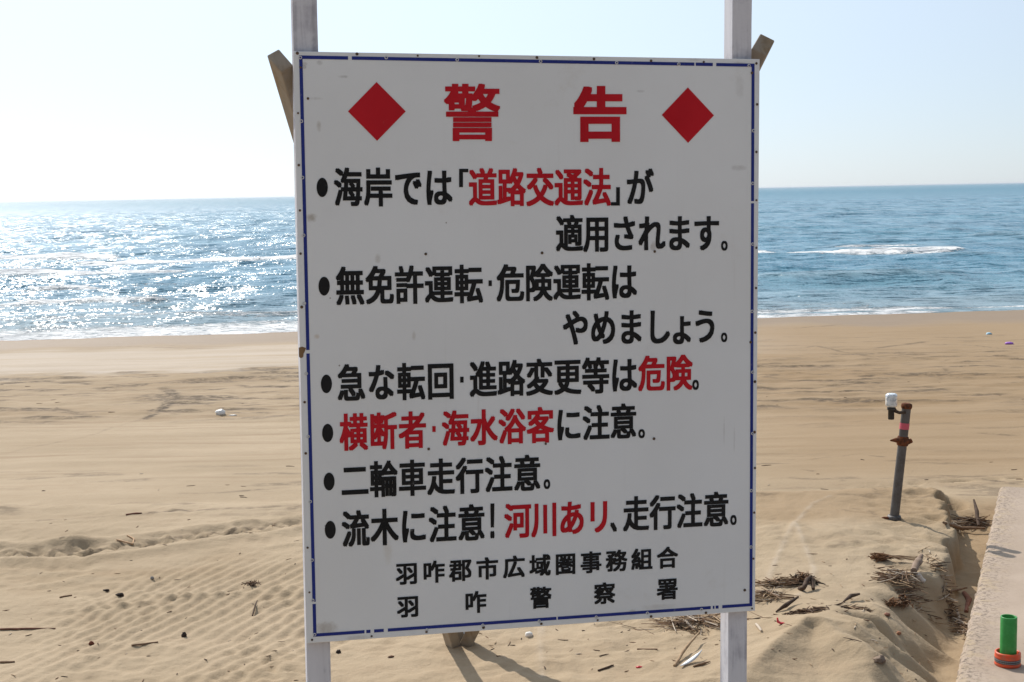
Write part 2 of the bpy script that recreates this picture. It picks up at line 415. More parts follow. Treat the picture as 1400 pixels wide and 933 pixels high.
def spaced(start, stop, fn):
    out = [start]
    while out[-1] < stop: out.append(out[-1] + fn(out[-1]))
    return np.array(out)
def ground():
    xp = spaced(0, 120, lambda v: 0.019*max(1, (v/3.0))**1.1)
    xs = np.concatenate([-xp[:0:-1], xp])
    ya = spaced(5.2, 46, lambda v: 0.017*(v/6.8)**1.45)
    yb = spaced(5.2, 60, lambda v: 0.03 + 0.35*(v-5.2))
    ys = np.concatenate([(10.4 - yb)[:0:-1], ya, [60, 120, 400]])
    X, Y = np.meshgrid(xs, ys)
    Z = height(X, np.maximum(Y, -20))
    Z = np.where(Y > 44, np.minimum(Z, -2.0 - (Y-44)*0.05), Z)
    # under the pavement the sand stays lower
    under = (X > con_x(Y) + 0.03) & (Y < cy0 - 0.02)
    Z = np.where(under, np.minimum(Z, FLOOR - 0.05), Z)
    dirt_shade = np.zeros_like(X)
    def stroke(pxs, width, amt, z=-0.35, rag=0.45):
        pts = [tuple(G(a, b)[:2]) for a, b in pxs]
        d, t = poly_dist(X, Y, pts)
        w = width*(0.7 + 0.5*noise2(X*1.7, Y*1.7))
        e = np.minimum(1, 4*np.minimum(t, 1-t) + 0.15)
        v = 1.5*amt*np.exp(-(d/w)**2)*e*(1 - rag + rag*ss(-0.3, 0.35, noise2(X*2.6 + 4, Y*7)))
        np.maximum(dirt_shade, np.minimum(v, 0.95), out=dirt_shade)
    zz = -0.5
    for s in (([(0, 535), (60, 533), (140, 532), (230, 525), (310, 522), (400, 521)], .16, .85),
              ([(20, 522), (90, 524), (160, 526), (260, 520), (340, 519)], .10, .7),
              ([(0, 541), (80, 541), (150, 543)], .05, .6),
              ([(170, 517), (215, 516)], .08, .5),
              ([(30, 558), (75, 558), (130, 569)], .09, .7),
              ([(38, 573), (66, 573)], .05, .6),
              ([(170, 543), (210, 545), (240, 543)], .06, .8),
              ([(205, 540), (232, 530)], .05, .4),
              ([(222, 528), (236, 534), (241, 542), (233, 553), (205, 570), (180, 577)], .07, .95, -.35, .12),
              ([(215, 529), (228, 535), (232, 543), (224, 553), (198, 569)], .05, .8, -.35, .15),
              ([(240, 538), (330, 538), (405, 534)], .04, .6),
              ([(320, 525), (345, 531), (405, 529)], .08, .6),
              ([(270, 549), (300, 557), (380, 558)], .04, .4),
              ([(0, 577), (200, 569), (400, 558)], .025, .35),
              ([(180, 577), (120, 597), (0, 622)], .03, .25),
              ([(240, 675), (300, 674), (400, 666)], .04, .5),
              ([(160, 707), (200, 703), (240, 698), (330, 695), (420, 690)], .03, .55),
              ([(0, 648), (60, 645), (180, 643)], .025, .35),
              ([(0, 714), (110, 709), (180, 702)], .03, .3),
              ([(1040, 480), (1100, 476), (1115, 473), (1180, 486), (1250, 489), (1400, 494)], .07, .55),
              ([(1040, 505), (1110, 511), (1180, 512), (1200, 514)], .06, .5),
              ([(1165, 515), (1190, 514), (1205, 509)], .07, .8),
              ([(1190, 478), (1240, 471), (1270, 467)], .10, .8),
              ([(1240, 470), (1320, 472), (1400, 478)], .05, .55),
              ([(1270, 462), (1330, 461), (1400, 457)], .05, .4),
              ([(1230, 503), (1290, 502), (1300, 515), (1280, 523)], .05, .45),
              ([(1300, 507), (1350, 511), (1400, 512)], .05, .55),
              ([(1340, 487), (1400, 491)], .05, .4),
              ([(1040, 515), (1085, 511)], .06, .6),
              ([(1330, 592), (1390, 596)], .06, .45),
              ([(1185, 623), (1212, 625)], .04, .6),
              ([(1095, 642), (1116, 645)], .03, .5),
              ([(1045, 628), (1110, 628), (1180, 620)], .03, .3),
              ([(1330, 653), (1400, 664)], .05, .6),
              ([(1150, 658), (1162, 654)], .03, .6),
              ([(1260, 650), (1330, 652), (1400, 648)], .04, .4),
              ([(1040, 670), (1090, 667), (1150, 668), (1200, 671), (1270, 676)], .03, .45)):
        stroke(*s)
    band = ss(16.3, 17.3, Y)*(1-ss(24.6, 25.6, Y))
    dirt_shade = np.maximum(dirt_shade, 0.80*band*ss(0.12, 0.55, fbm(X*0.55, Y*2.4, 4)))
    dirt_shade = np.maximum(dirt_shade, 0.30*ss(2, 4, X)*ss(13.5, 14.5, Y)*(1-ss(29, 31, Y))*ss(0.2, 0.6, fbm(X*0.7 + 9, Y*2.2, 4)))
    dirt_shade = np.maximum(dirt_shade, 0.45*ss(9.6, 10.2, Y)*(1-ss(12.4, 13.5, Y))*ss(0.30, 0.7, fbm(X*0.9 + 3, Y*3.4, 4)))
    # swash marks: thin dark lines on the wet sand
    for s in (([(-60, 471), (80, 473), (250, 476), (410, 478)], .07, .55, -1.15, 0.2),
              ([(1040, 452), (1130, 446), (1190, 438), (1250, 428), (1290, 425)], .07, .55, -1.1, 0.2),
              ([(230, 474), (260, 466)], .05, .3, -1.15, .2)):
        stroke(*s)
    lum = ss(0.15, 0.6, fbm(X*3.1, Y*3.1, 3))*0.35*ss(1.0, 2.0, X)*(1-ss(10, 10.6, Y))*ss(6.8, 7.3, Y)
    dirt_shade = np.maximum(dirt_shade, lum*ss(0.1, 0.5, noise2(X*11, Y*11)))
    d, t = poly_dist(X, Y, TREAD)
    dirt_shade = np.maximum(dirt_shade, 0.7*np.exp(-(d/0.10)**2)*ss(-0.1, 0.3, noise2(X*12, Y*16)))  # shade among the tyre track lumps, painted dark into the sand
    depth = Z - SEA_Z
    wav = 0.10*noise2(X*0.12, Y*0.0 + 2) + 0.04*noise2(X*0.5, 5 + Y*0)
    wet = 1 - ss(0.13, 0.27, depth + wav)
    pale = (0.55 + 0.35*noise2(X*0.12, Y*2.2))*ss(0.20, 0.28, depth + wav)*(1 - ss(0.50, 0.57, depth + 0.5*wav + 0.05*noise2(X*.5, Y*1.5)))*ss(4, -2, X - 0.1*Y)  # sheen of the bright sky on the left beach, painted as lighter sand
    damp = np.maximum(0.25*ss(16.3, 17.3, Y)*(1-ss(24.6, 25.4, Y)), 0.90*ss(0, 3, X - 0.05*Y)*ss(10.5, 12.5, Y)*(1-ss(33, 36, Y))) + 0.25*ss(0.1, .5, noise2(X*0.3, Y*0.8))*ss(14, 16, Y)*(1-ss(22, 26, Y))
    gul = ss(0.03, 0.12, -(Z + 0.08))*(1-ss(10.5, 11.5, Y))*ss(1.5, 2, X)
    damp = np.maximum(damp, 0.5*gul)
    p1 = flat([(60, 790), (170, 778), (280, 770)]); d, t = poly_dist(X, Y, p1)
    damp = np.maximum(damp, 0.35*np.exp(-(d/0.35)**2)*ss(-0.4, 0.3, noise2(X*2, Y*4)))
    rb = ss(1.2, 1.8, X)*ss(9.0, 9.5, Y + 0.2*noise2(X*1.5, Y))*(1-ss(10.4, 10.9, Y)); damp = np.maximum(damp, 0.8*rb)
    streak = 0.15 + 0.6*ss(11, 13, Y)*(1-ss(33, 36, Y))
    for pts in TRK:
        d, t = poly_dist(X, Y, pts); pale = np.maximum(pale, 0.35*np.exp(-(d/0.016)**2)*(0.6 + 0.5*noise2(X*6, Y*6)))
    return grid_mesh('ground', X, Y, Z, M_SAND, dict(dirt_shade=dirt_shade, wet=wet, pale=pale, damp=damp, streak=streak), 'structure')
ground()

# ------------------------------------------------------------------ sea
def sea():
    tp = spaced(0, 0.46, lambda v: 0.0016); tp2 = spaced(0.47, 6, lambda v: 0.03 + 0.3*(v-0.46))
    tx = np.concatenate([-tp2[::-1], -tp[:0:-1], tp, tp2])
    ys = spaced(33, 900, lambda v: 0.055*(v/38)**1.75)
    yf = spaced(ys[-1]*1.02, 30000, lambda v: 0.05*v)
    ys = np.concatenate([ys, yf])
    Tt, Y = np.meshgrid(tx, ys)
    X = np.sign(Tt)*(np.minimum(np.abs(Tt), 0.46)*Y + np.maximum(np.abs(Tt)-0.46, 0)*np.minimum(Y, 3000))
    Z = np.zeros_like(X)
    rr = random.Random(3)
    row = 0.055*(Y/38)**1.75
    for k in range(46):
        lam = 0.5*(14.0/0.5)**(k/45.0); th = rr.gauss(0, 0.42); a = 0.0075*lam**0.80*rr.uniform(.6, 1.2)
        kx, ky = 2*np.pi/lam*math.sin(th), 2*np.pi/lam*math.cos(th)
        ph = rr.uniform(0, 6.28); wob = 1.6*noise2(X*0.35/lam**.6 + k, Y*0.35/lam**.6 + 3*k)
        s = np.sin(kx*X + ky*Y + ph + wob)
        Z += a*(s + 0.3*(s*s - 0.5))*ss(2.2, 4.5, lam/row)*(0.35 + 0.65*ss(-0.3, 0.4, noise2(X*0.3/lam**.5 + 7*k, Y*0.5/lam**.5)))
    env = 0.6 + 0.5*(0.5 + 0.5*fbm(X*0.02, Y*0.04, 2))
    Z *= env
    foam = np.zeros_like(X)
    def crest(pxs, h, wf, wb, foamy, ends=0.1):
        """a swell or breaker along a line: steep front towards the beach"""
        nonlocal Z, foam
        pts = [on_plane(a, b, SEA_Z + h*0.5) for a, b in pxs]
        px_ = np.array([p.x/p.y for p in pts]); py_ = np.array([p.y for p in pts])
        o = np.argsort(px_); cy = np.interp(Tt, px_[o], py_[o]) + 0.9*noise2(X*0.22, Y*0 + h*50) + 0.35*noise2(X*0.8, Y*0 + 9)
        e = ss(px_.min()-0.005, px_.min()+ends*0.5, Tt)*(1-ss(px_.max()-ends*0.5, px_.max()+0.005, Tt))
        d = Y - cy
        pr = np.where(d < 0, np.exp(-(d/wf)**2), np.exp(-(d/wb)**2))
        lump = 0.75 + 0.35*noise2(X*0.5, Y*0.5)
        Z += h*pr*e*lump
        if foamy:
            f = foamy*e*np.where(d < 0, np.exp(-(d/(wf*1.1))**2), np.exp(-(d/(wb*0.11))**2))
            f = f + 0.30*foamy*e*np.exp(-((d + wf*1.8)/(wf*1.3))**2)
            foam = np.maximum(foam, f*(1.2 + 0.30*noise2(X*0.9 + 3, Y*0.5)))
    crest([(985, 344), (1040, 343.5), (1120, 343), (1200, 341.5), (1318, 338)], 0.25, 0.7, 2.4, 1.15, 0.012)
    crest([(1130, 338), (1200, 336.5), (1322, 335.5)], 0.16, 0.8, 2.0, 0.75, 0.03)
    crest([(100, 357), (180, 356), (280, 354), (400, 352), (520, 351)], 0.24, 0.8, 2.4, 1.15, 0.02)
    crest([(-60, 352), (60, 352), (165, 351)], 0.28, 0.8, 2.4, 1.2, 0.02)
    crest([(-60, 371), (60, 370), (150, 370), (255, 366)], 0.2, 1.6, 2.6, 1.15, 0.02)
    crest([(-60, 362), (60, 361), (170, 360)], 0.10, 1.4, 1.6, 0.8, 0.03)
    crest([(20, 392), (80, 391), (150, 390)], 0.14, 0.7, 1.6, 0.7, 0.03)
    crest([(-40, 416), (60, 415), (160, 413), (250, 411)], 0.15, 0.6, 1.6, 0.75, 0.05)
    crest([(1310, 322), (1360, 321), (1440, 320)], 0.36, 2.2, 3.5, 0, 0.03)
    crest([(1340, 338), (1400, 337), (1440, 337)], 0.22, 1.5, 2.6, 0, 0.03)
    crest([(990, 312), (1040, 312), (1090, 311)], 0.36, 2.2, 3.5, 0, 0.03)
    crest([(1000, 380), (1100, 380), (1200, 379), (1330, 377)], 0.16, 1.2, 2.0, 0, 0.05)
    crest([(1160, 362), (1220, 359), (1300, 357), (1360, 360)], 0.14, 1.3, 2.0, 0, 0.04)
    crest([(1020, 419), (1080, 418), (1160, 414), (1230, 415)], 0.09, 0.7, 1.2, 0.25, 0.04)
    crest([(250, 395), (330, 392), (420, 388)], 0.13, 1.0, 1.6, 0, 0.04)
    # depth over the sand, swash foam
    gx = np.clip(X, -60, 60); gz = height(gx, np.minimum(Y, 60)); gz = np.where(Y > 44, np.minimum(gz, -2-(Y-44)*.05), gz)
    depth = SEA_Z - gz
    calm = ss(-0.02, 0.25, depth); Z *= calm
    swl = 0.5 + 0.5*noise2(X*0.18 + 8, Y*0.25)
    lf = ss(0.06, -0.02, Tt)
    sw = (1-ss(0.05, 0.10 + 0.08*swl + 0.13*lf, depth))*ss(-0.4, 0.1, noise2(X*0.25, Y*0.9) + 0.55*lf + 0.35*ss(0.16, 0.2, Tt) - 1.1*ss(0.26, 0.33, Tt) + 0.15)
    sw2 = 0.75*np.exp(-((depth - 0.30 - 0.06*noise2(X*0.2, Y*0))/0.05)**2)*(0.3 + 0.7*lf)
    foam = np.maximum(foam, np.maximum(sw*0.85, sw2*0.85))
    foam = np.maximum(foam, 0.42*ss(0.35, 0.8, noise2(X*0.10, Y*0.30))*(1-ss(1.4, 2.4, depth))*(0.25+0.75*lf))
    shallow = (1-ss(0.2, 1.6, depth))*0.85 + 0.35*ss(0.07, 0.25, Z)
    return grid_mesh('sea', X, Y, SEA_Z + Z, M_SEA, dict(foam=foam, shallow=np.clip(shallow, 0, 1)), 'structure')
sea()

# ------------------------------------------------------------------ concrete pavement
def pavement():
    mb = MB(); rr = random.Random(4)
    e = Vector((cx1 - cx0, cy1 - cy0, 0)).normalized(); far_dir = Vector((-e.y, e.x, 0))
    if far_dir.x < 0: far_dir = -far_dir
    n = 260; L = 9.5; A = Vector((cx0, cy0, 0))
    rings = []
    for i in range(n+1):
        p = A + e*(L*i/n)
        j = 0.006*float(noise2(np.array([i*0.31]), np.array([2.2]))[0]) + 0.004*rr.uniform(-1, 1)
        q = far_dir*j
        rings.append([p + q*0.3 + Vector((0, 0, -0.6)), p + q + Vector((0, 0, CON_TOP - 0.022 + 0.3*j)),
                      p + far_dir*(0.018 + j) + Vector((0, 0, CON_TOP - 0.004)), p + far_dir*(0.05 + 0.5*j) + Vector((0, 0, CON_TOP)), p + far_dir*(0.20 + 3*j) + Vector((0, 0, CON_TOP)),
                      p + far_dir*6.0 + Vector((0, 0, CON_TOP)), p + far_dir*6.0 + Vector((0, 0, -0.6))])
    k = 7; vs = [v for r_ in rings for v in r_]; fs = []
    for i in range(n):
        for a in range(k-1): fs.append((i*k+a, i*k+a+1, (i+1)*k+a+1, (i+1)*k+a))
    fs.append(tuple(range(k))[::-1]); fs.append(tuple(n*k + a for a in range(k)))
    mb.add(vs, fs)
    o = mb.build('pavement', M_CON); at = o.data.attributes.new('edge', 'FLOAT', 'POINT')
    at.data.foreach_set('value', np.tile(np.array([1, 1, 1, 0.9, 0.0, 0, 0], np.float32), n+1))
    tag(o, kind='structure')
pavement()

# ------------------------------------------------------------------ paint and wood
def board_mat():
    m = mat('white painted sheet', (0.78, 0.78, 0.79), 0.42, spec=0.4); t = NT(m); c = t.coord()
    col = t.mix(t.ramp(t.noise(c, 1.3, 5), 0.35, 0.7), (0.770, 0.795, 0.825), (0.730, 0.750, 0.772))
    g = t.math('MULTIPLY', t.ramp(t.noise(c, 3.2, 6, 0.75), 0.58, 0.80), 0.30)
    col = t.mix(g, col, (0.45, 0.40, 0.33))
    run = t.math('MULTIPLY', t.ramp(t.noise(t.coord(scale=(26, 1, 1.1)), 1.0, 3, 0.6), 0.60, 0.85), 0.22)
    col = t.mix(run, col, (0.46, 0.44, 0.42))
    sp = t.math('MULTIPLY', t.ramp(t.voro(c, 11), 0.045, 0.02), t.ramp(t.noise(c, 2.1, 2), 0.50, 0.62))
    col = t.mix(t.math('MULTIPLY', sp, 0.75), col, (0.14, 0.10, 0.07))
    # rub marks and rust runs seen on the sheet
    sep = t.n.new('ShaderNodeSeparateXYZ'); t.l.new(c, sep.inputs[0])
    wob = t.noise(c, 30, 3, 0.7)
    for (px, py, rx, rz, amt, colr) in STAINS:
        u, v = P2L(px, py)
        dx = t.math('DIVIDE', t.math('SUBTRACT', sep.outputs[0], u), rx); dz = t.math('DIVIDE', t.math('SUBTRACT', sep.outputs[2], v), rz)
        d = t.math('ADD', t.math('ADD', t.math('MULTIPLY', dx, dx), t.math('MULTIPLY', dz, dz)), t.math('MULTIPLY', t.math('SUBTRACT', wob, 0.5), 2.2))
        col = t.mix(t.ramp(d, 1.2, -0.4, 0, amt), col, colr)
    t.base(col); t.rough(t.ramp(t.noise(c, 6, 4), 0.3, 0.7, 0.36, 0.52))
    t.normal(t.bump(t.noise(c, 1.6, 3), 0.15, 0.02))
    return m
def wood_mat(name, a, b, white=None, wamt=0.5, axis=2, rough=0.8):
    m = mat(name, a, rough, spec=0.25); t = NT(m)
    sc = [22, 22, 22]; sc[axis] = 1.1
    c = t.coord(scale=tuple(sc)); c2 = t.coord()
    gr = t.noise(c, 1.0, 5, 0.65, 0.8)
    col = t.mix(t.ramp(gr, 0.32, 0.68), a, b)
    if white:
        w = t.math('MULTIPLY', t.ramp(t.math('ADD', t.noise(c2, 4.0, 5, 0.7), t.math('MULTIPLY', gr, 0.35)), 0.52, 0.72), wamt)
        col = t.mix(w, col, white)
    col = t.mix(t.math('MULTIPLY', t.ramp(t.noise(c2, 7, 5, 0.7), 0.62, 0.8), 0.4), col, tuple(v*0.4 for v in a))
    t.base(col); t.normal(t.bump(gr, 0.5, 0.004))
    return m
def rust_mat(name='rust', a=(0.20, 0.065, 0.025), b=(0.07, 0.03, 0.018)):
    m = mat(name, a, 0.9, spec=0.2); t = NT(m); c = t.coord(which='Object')
    n = t.noise(c, 45, 5, 0.7); t.base(t.mix(t.ramp(n, 0.35, 0.65), a, b)); t.normal(t.bump(n, 0.6, 0.004)); return m

# ------------------------------------------------------------------ the sign
S_YAW, S_TILT, S_ROLL = 0.21352, -0.01207, -0.01365
S_C = Vector((0.08887, 4.92924, CAM_Z - 0.5507)); S_W, S_H = 1.68, 2.05307; Z0 = 1.75
_ax = Vector((math.cos(S_YAW), math.sin(S_YAW), 0)); _n = Vector((math.sin(S_YAW), -math.cos(S_YAW), 0))
_az = math.cos(S_TILT)*Vector((0, 0, 1)) + math.sin(S_TILT)*_n
SA = math.cos(S_ROLL)*_ax + math.sin(S_ROLL)*_az; SB = -math.sin(S_ROLL)*_ax + math.cos(S_ROLL)*_az
SN = SA.cross(SB)                                    # out of the sign's face
S_O = S_C - SB*Z0
SM = Matrix(((SA.x, -SN.x, SB.x, S_O.x), (SA.y, -SN.y, SB.y, S_O.y), (SA.z, -SN.z, SB.z, S_O.z), (0, 0, 0, 1)))
SMI = SM.inverted()
def P2L(px, py):
    d = ray(px, py); o = Vector((0, 0, CAM_Z)); t = (S_C - o).dot(SN) / d.dot(SN)
    q = SMI @ (o + d*t); return q.x, q.z
DIRTY = (0.33, 0.28, 0.22); GREY = (0.38, 0.37, 0.37)
STAINS = [(436, 173, .010, .022, .5, DIRTY), (426, 298, .020, .018, .7, DIRTY), (470, 105, .020, .006, .6, GREY), (432, 135, .025, .006, .35, GREY),
          (446, 860, .045, .030, .55, DIRTY), (516, 354, .012, .018, .45, DIRTY), (566, 459, .008, .022, .35, DIRTY), (433, 460, .012, .010, .5, (0.45, .30, .15)),
          (530, 755, .02, .05, .25, (0.50, .42, .30)), (894, 338, .014, .020, .6, DIRTY), (1010, 230, .030, .012, .45, GREY), (875, 125, .020, .006, .4, GREY),
          (1012, 118, .02, .05, .22, GREY), (865, 838, .018, .014, .45, DIRTY), (490, 872, .05, .010, .35, DIRTY), (900, 830, .08, .012, .25, DIRTY),
          (1004, 600, .004, .06, .30, GREY), (990, 590, .004, .07, .25, GREY), (745, 604, .008, .010, .4, DIRTY), (930, 845, .08, .008, .35, DIRTY),
          (437, 86, .012, .010, .6, GREY), (416, 88, .012, .008, .45, DIRTY), (1012, 88, .03, .010, .5, GREY), (950, 82, .03, .006, .4, GREY), (1028, 470, .010, .03, .4, DIRTY)]
M_BOARD = board_mat()
M_PLY = wood_mat('plywood edge', (0.20, 0.13, 0.075), (0.30, 0.20, 0.12), axis=0)
M_PLYV = wood_mat('bare plywood', (0.17, 0.10, 0.05), (0.26, 0.16, 0.08))
def paint(name, c, worn=0.0):
    m = mat(name, c, 0.5, spec=0.12); t = NT(m); co = t.coord()
    col = t.mix(t.ramp(t.noise(co, 2.4, 4), 0.35, 0.7), c, tuple(min(1, v*1.18 + 0.004) for v in c))
    col = t.mix(t.ramp(t.noise(co, 16, 5, 0.75), 0.66 - worn, 0.80 - worn, 0, 0.55), col, (0.45, 0.44, 0.44))
    t.base(col); return m
M_RED = paint('red sign paint', (0.46, 0.009, 0.018)); M_BLACK = paint('black sign paint', (0.012, 0.012, 0.013)); M_BLUE = paint('blue sign paint', (0.022, 0.035, 0.21), 0.06)
M_POST = wood_mat('weathered painted post', (0.355, 0.35, 0.40), (0.56, 0.56, 0.62), (0.74, 0.745, 0.79), 0.65)
M_BRACE = wood_mat('weathered brace timber', (0.25, 0.185, 0.12), (0.36, 0.27, 0.17), (0.33, 0.30, 0.26), 0.6)
M_RUST = rust_mat()
M_SCREW = rust_mat('tarnished screw', (0.15, 0.085, 0.05), (0.09, 0.07, 0.055))
M_ZINC = mat('zinc nail head', (0.62, 0.62, 0.62), 0.4, 0.6)

sign = empty('warning_sign', (0, 0, 0), 'large white Japanese warning sign with red and black lettering on two wooden posts', 'sign')
sign.matrix_world = SM
L_, R_ = -S_W/2, S_W/2; B_, T_ = Z0 - S_H/2, Z0 + S_H/2
mb = MB(); mb.box((L_, 0, B_), (R_, 0.006, T_)); board = mb.build('board', M_BOARD, sign, 0.0015)
mb = MB(); mb.box((L_+.001, 0.0062, B_+.001), (R_-.001, 0.026, T_-.001)); mb.build('backing_panel', M_PLY, sign)

def sheet(mb, pts, y):                                # a flat painted patch just proud of the board
    mb.add([(u, y, v) for u, v in pts], [tuple(range(len(pts)))])
# blue border line, with the gaps where it has worn off
mb = MB(); bw = 0.0115; yb_ = -0.0010; ins = 0.0335
tl, tr, br, bl = P2L(411.2, 78.4), P2L(1029.5, 89.5), P2L(1026.5, 827.0), P2L(430.5, 868.6)
def strip(p, q, gaps):
    p, q = Vector((p[0], 0, p[1])), Vector((q[0], 0, q[1])); d = (q-p).normalized(); n = Vector((-d.z, 0, d.x))*bw/2; LN = (q-p).length
    cuts = [0.0]
    for g0, g1 in gaps: cuts += [g0, g1]
    cuts += [1.0]
    for a, b in zip(cuts[::2], cuts[1::2]):
        s = (p + d*(a*LN - (bw/2 if a == 0 else 0)), p + d*(b*LN - (bw/2 if b == 1 else 0)))
        mb.add([(s[0]+n) + Vector((0, yb_, 0)), (s[1]+n) + Vector((0, yb_, 0)), (s[1]-n) + Vector((0, yb_, 0)), (s[0]-n) + Vector((0, yb_, 0))], [(0, 1, 2, 3)])
strip(tl, tr, [(0.098, 0.106), (0.862, 0.865), (0.905, 0.913)])
strip(tr, br, [(0.245, 0.249)])
strip(br, bl, [(0.070, 0.079), (0.086, 0.089), (0.093, 0.098), (0.46, 0.463), (0.842, 0.851), (0.872, 0.88), (0.889, 0.893)])
strip(bl, tl, [(0.056, 0.060), (0.497, 0.503)])
mb.build('border_line', M_BLUE, sign)
# diamonds
for pts in (((475.6, 152.6), (514.8, 112.4), (554.7, 152.6), (515.5, 192.8)), ((904.6, 157.5), (940.3, 119.8), (976, 158.1), (940.6, 195.7))):
    mb = MB(); sheet(mb, [P2L(*p) for p in pts][::-1], -0.0012); mb.build('diamond', M_RED, sign)
# lettering
_fc = bpy.data.curves.new('glyph', 'FONT'); _fo = bpy.data.objects.new('glyph', _fc); COL.objects.link(_fo)
_cache = {}
def glyph(ch, off):
    k = (ch, off)
    if k not in _cache:
        _fc.body = ch; _fc.offset = off; _fc.resolution_u = 4
        dg = bpy.context.evaluated_depsgraph_get(); dg.update()
        me = bpy.data.meshes.new_from_object(_fo.evaluated_get(dg))
        _cache[k] = ([(v.co.x, v.co.y) for v in me.vertices], [tuple(p.vertices) for p in me.polygons])
        bpy.data.meshes.remove(me)
    return _cache[k]
OFF = 0.0
def put(mb, ch, cx, cy, w, h, mi, grow=0.0085):
    """glyph cell centred on a pixel; w, h = cell size in pixels; strokes thickened sideways by close copies"""
    vs, fs = glyph(ch, OFF); u, v = P2L(cx, cy)
    du = Vector((P2L(cx+1, cy)[0]-u, P2L(cx+1, cy)[1]-v)); S = abs(P2L(cx, cy+1)[1]-v)
    mb.m = mi
    for k, (sx, sz) in enumerate(GROW):
        y = -0.0012 - 0.0001*k
        mb.add([(u + ((x-0.5)*w)*du.x + sx*0.0034*W_LINE, y, v + (z-0.376)*h*S + sz*0.0028*W_LINE) for x, z in vs], fs)
def run(mb, s, x0, y0, x1, y1, w, h, mi):
    n = len(s)
    for i, ch in enumerate(s):
        t = i/(n-1) if n > 1 else 0
        put(mb, ch, x0 + (x1-x0)*t, y0 + (y1-y0)*t, w, h, mi)
def ink(mb, ch, x0, x1, y0, y1, mi):
    vs, fs = glyph(ch, OFF); ax, bx_ = min(p[0] for p in vs), max(p[0] for p in vs); ay, by_ = min(p[1] for p in vs), max(p[1] for p in vs)
    mb.m = mi; big = (1.15 if ch == '警' else 1.9) if (x1-x0) > 60 else (1.0 if ch in '「」！、' else 0.5); gx = 0.0040*big; gz = 0.0030*big
    px_ = abs(P2L(x0+1, y0)[0] - P2L(x0, y0)[0]); ex, ez = gx/px_, gz/px_
    if x1 - x0 < 2.6*ex: ex = 0
    for k, (sx, sz) in enumerate(GROWB if x1-x0 > 60 else GROW):
        out = []
        for x, z in vs:
            u, v = P2L(x0 + ex + (x-ax)/(bx_-ax)*(x1-x0-2*ex), y1 - ez + (z-ay)/(by_-ay)*(y0-y1+2*ez)); out.append((u + (sx*gx if ex else 0), -0.0012 - 0.00004*k, v + sz*gz))
        mb.add(out, fs)
def dot(mb, cx, cy, rx, ry, mi=0):
    sheet(mb, [P2L(cx + rx*math.cos(t), cy + ry*math.sin(t)) for t in [-2*math.pi*k/36 for k in range(36)]][::-1][::-1], -0.0012)
def square(mb, x0, x1, y0, y1, mi):
    mb.m = mi; sheet(mb, [P2L(x0, y1), P2L(x1, y1), P2L(x1, y0), P2L(x0, y0)], -0.0012)
W_LINE = 1.0
GROWB = [(i/2, j/2) for i in range(-2, 3) for j in range(-2, 3)]
GROW = ((0, 0), (-1, -1), (1, -1), (-1, 1), (1, 1), (-.5, 0), (.5, 0), (0, .7), (0, -.7))
MATS = [M_BLACK, M_RED]
for a in (('警', 606.8, 683.7, 114.7, 193.2, 1), ('告', 783.7, 856.4, 117.9, 194.4, 1)):
    mb = MB(); ink(mb, *a); mb.build('heading_character', MATS, sign)
mb = MB(); dot(mb, 440.5, 256.5, 7.7, 13.2); run(mb, '海岸では', 475.9, 256.2, 599.4, 256.6, 39.6, 55.5, 0); ink(mb, '「', 627.6, 640.2, 231.1, 256.2, 0)
run(mb, '道路交通法', 660.1, 256.5, 816.5, 256.3, 39.4, 54.5, 1); ink(mb, '」', 835.2, 847.4, 256.2, 281.3, 0); put(mb, 'が', 874.7, 256.5, 38, 53, 0); mb.build('text_line', MATS, sign)
mb = MB(); run(mb, '適用されます', 778.4, 319.9, 965.6, 318.9, 37.6, 53, 0); ink(mb, '。', 985.7, 994.7, 329.5, 343, 0); mb.build('text_line', MATS, sign)
mb = MB(); dot(mb, 443.1, 391.5, 7.7, 12.9); run(mb, '無免許運転', 478.5, 391.1, 640.6, 388.6, 39.5, 55, 0); square(mb, 667.8, 672.4, 383.6, 391.4, 0)
run(mb, '危険運転は', 697.8, 387.2, 852.5, 385.2, 38.3, 53, 0); mb.build('text_line', MATS, sign)
mb = MB(); run(mb, 'やめまし', 787, 448.4, 900, 446.8, 37, 52, 0); put(mb, 'ょ', 932.5, 446.5, 37, 53, 0); put(mb, 'う', 964.1, 446, 37, 51, 0); ink(mb, '。', 985.5, 994.2, 455, 468, 0); mb.build('text_line', MATS, sign)
mb = MB(); dot(mb, 446.2, 525.1, 7.6, 12.7); run(mb, '急な転回', 480.4, 523.7, 602.6, 521.0, 38.8, 53, 0); square(mb, 629, 633.8, 515.3, 523.3, 0)
run(mb, '進路変更等は', 660.5, 518.5, 852.8, 512.8, 38, 51.8, 0); run(mb, '危険', 890.8, 510.8, 928.1, 509.8, 37, 50.5, 1); ink(mb, '。', 946.4, 955.4, 519.5, 533.4, 0); mb.build('text_line', MATS, sign)
mb = MB(); dot(mb, 447.9, 592.2, 7.6, 12.5); run(mb, '横断者', 483.6, 591.0, 564, 588.2, 38.6, 53, 1); square(mb, 590.9, 595.6, 582.8, 590.8, 1)
run(mb, '海水浴客', 622.6, 585.9, 738.7, 581.6, 38, 51, 1); run(mb, 'に注意', 777.3, 580.4, 852.2, 576.4, 37.6, 50, 0); ink(mb, '。', 872.6, 881.6, 587, 599.4, 0); mb.build('text_line', MATS, sign)
mb = MB(); dot(mb, 449.9, 658.6, 7.5, 12.2); run(mb, '二輪車走行注意', 485.2, 656.8, 720.7, 647.2, 38.4, 51.5, 0); ink(mb, '。', 743.2, 752.2, 655.4, 668.9, 0); mb.build('text_line', MATS, sign)
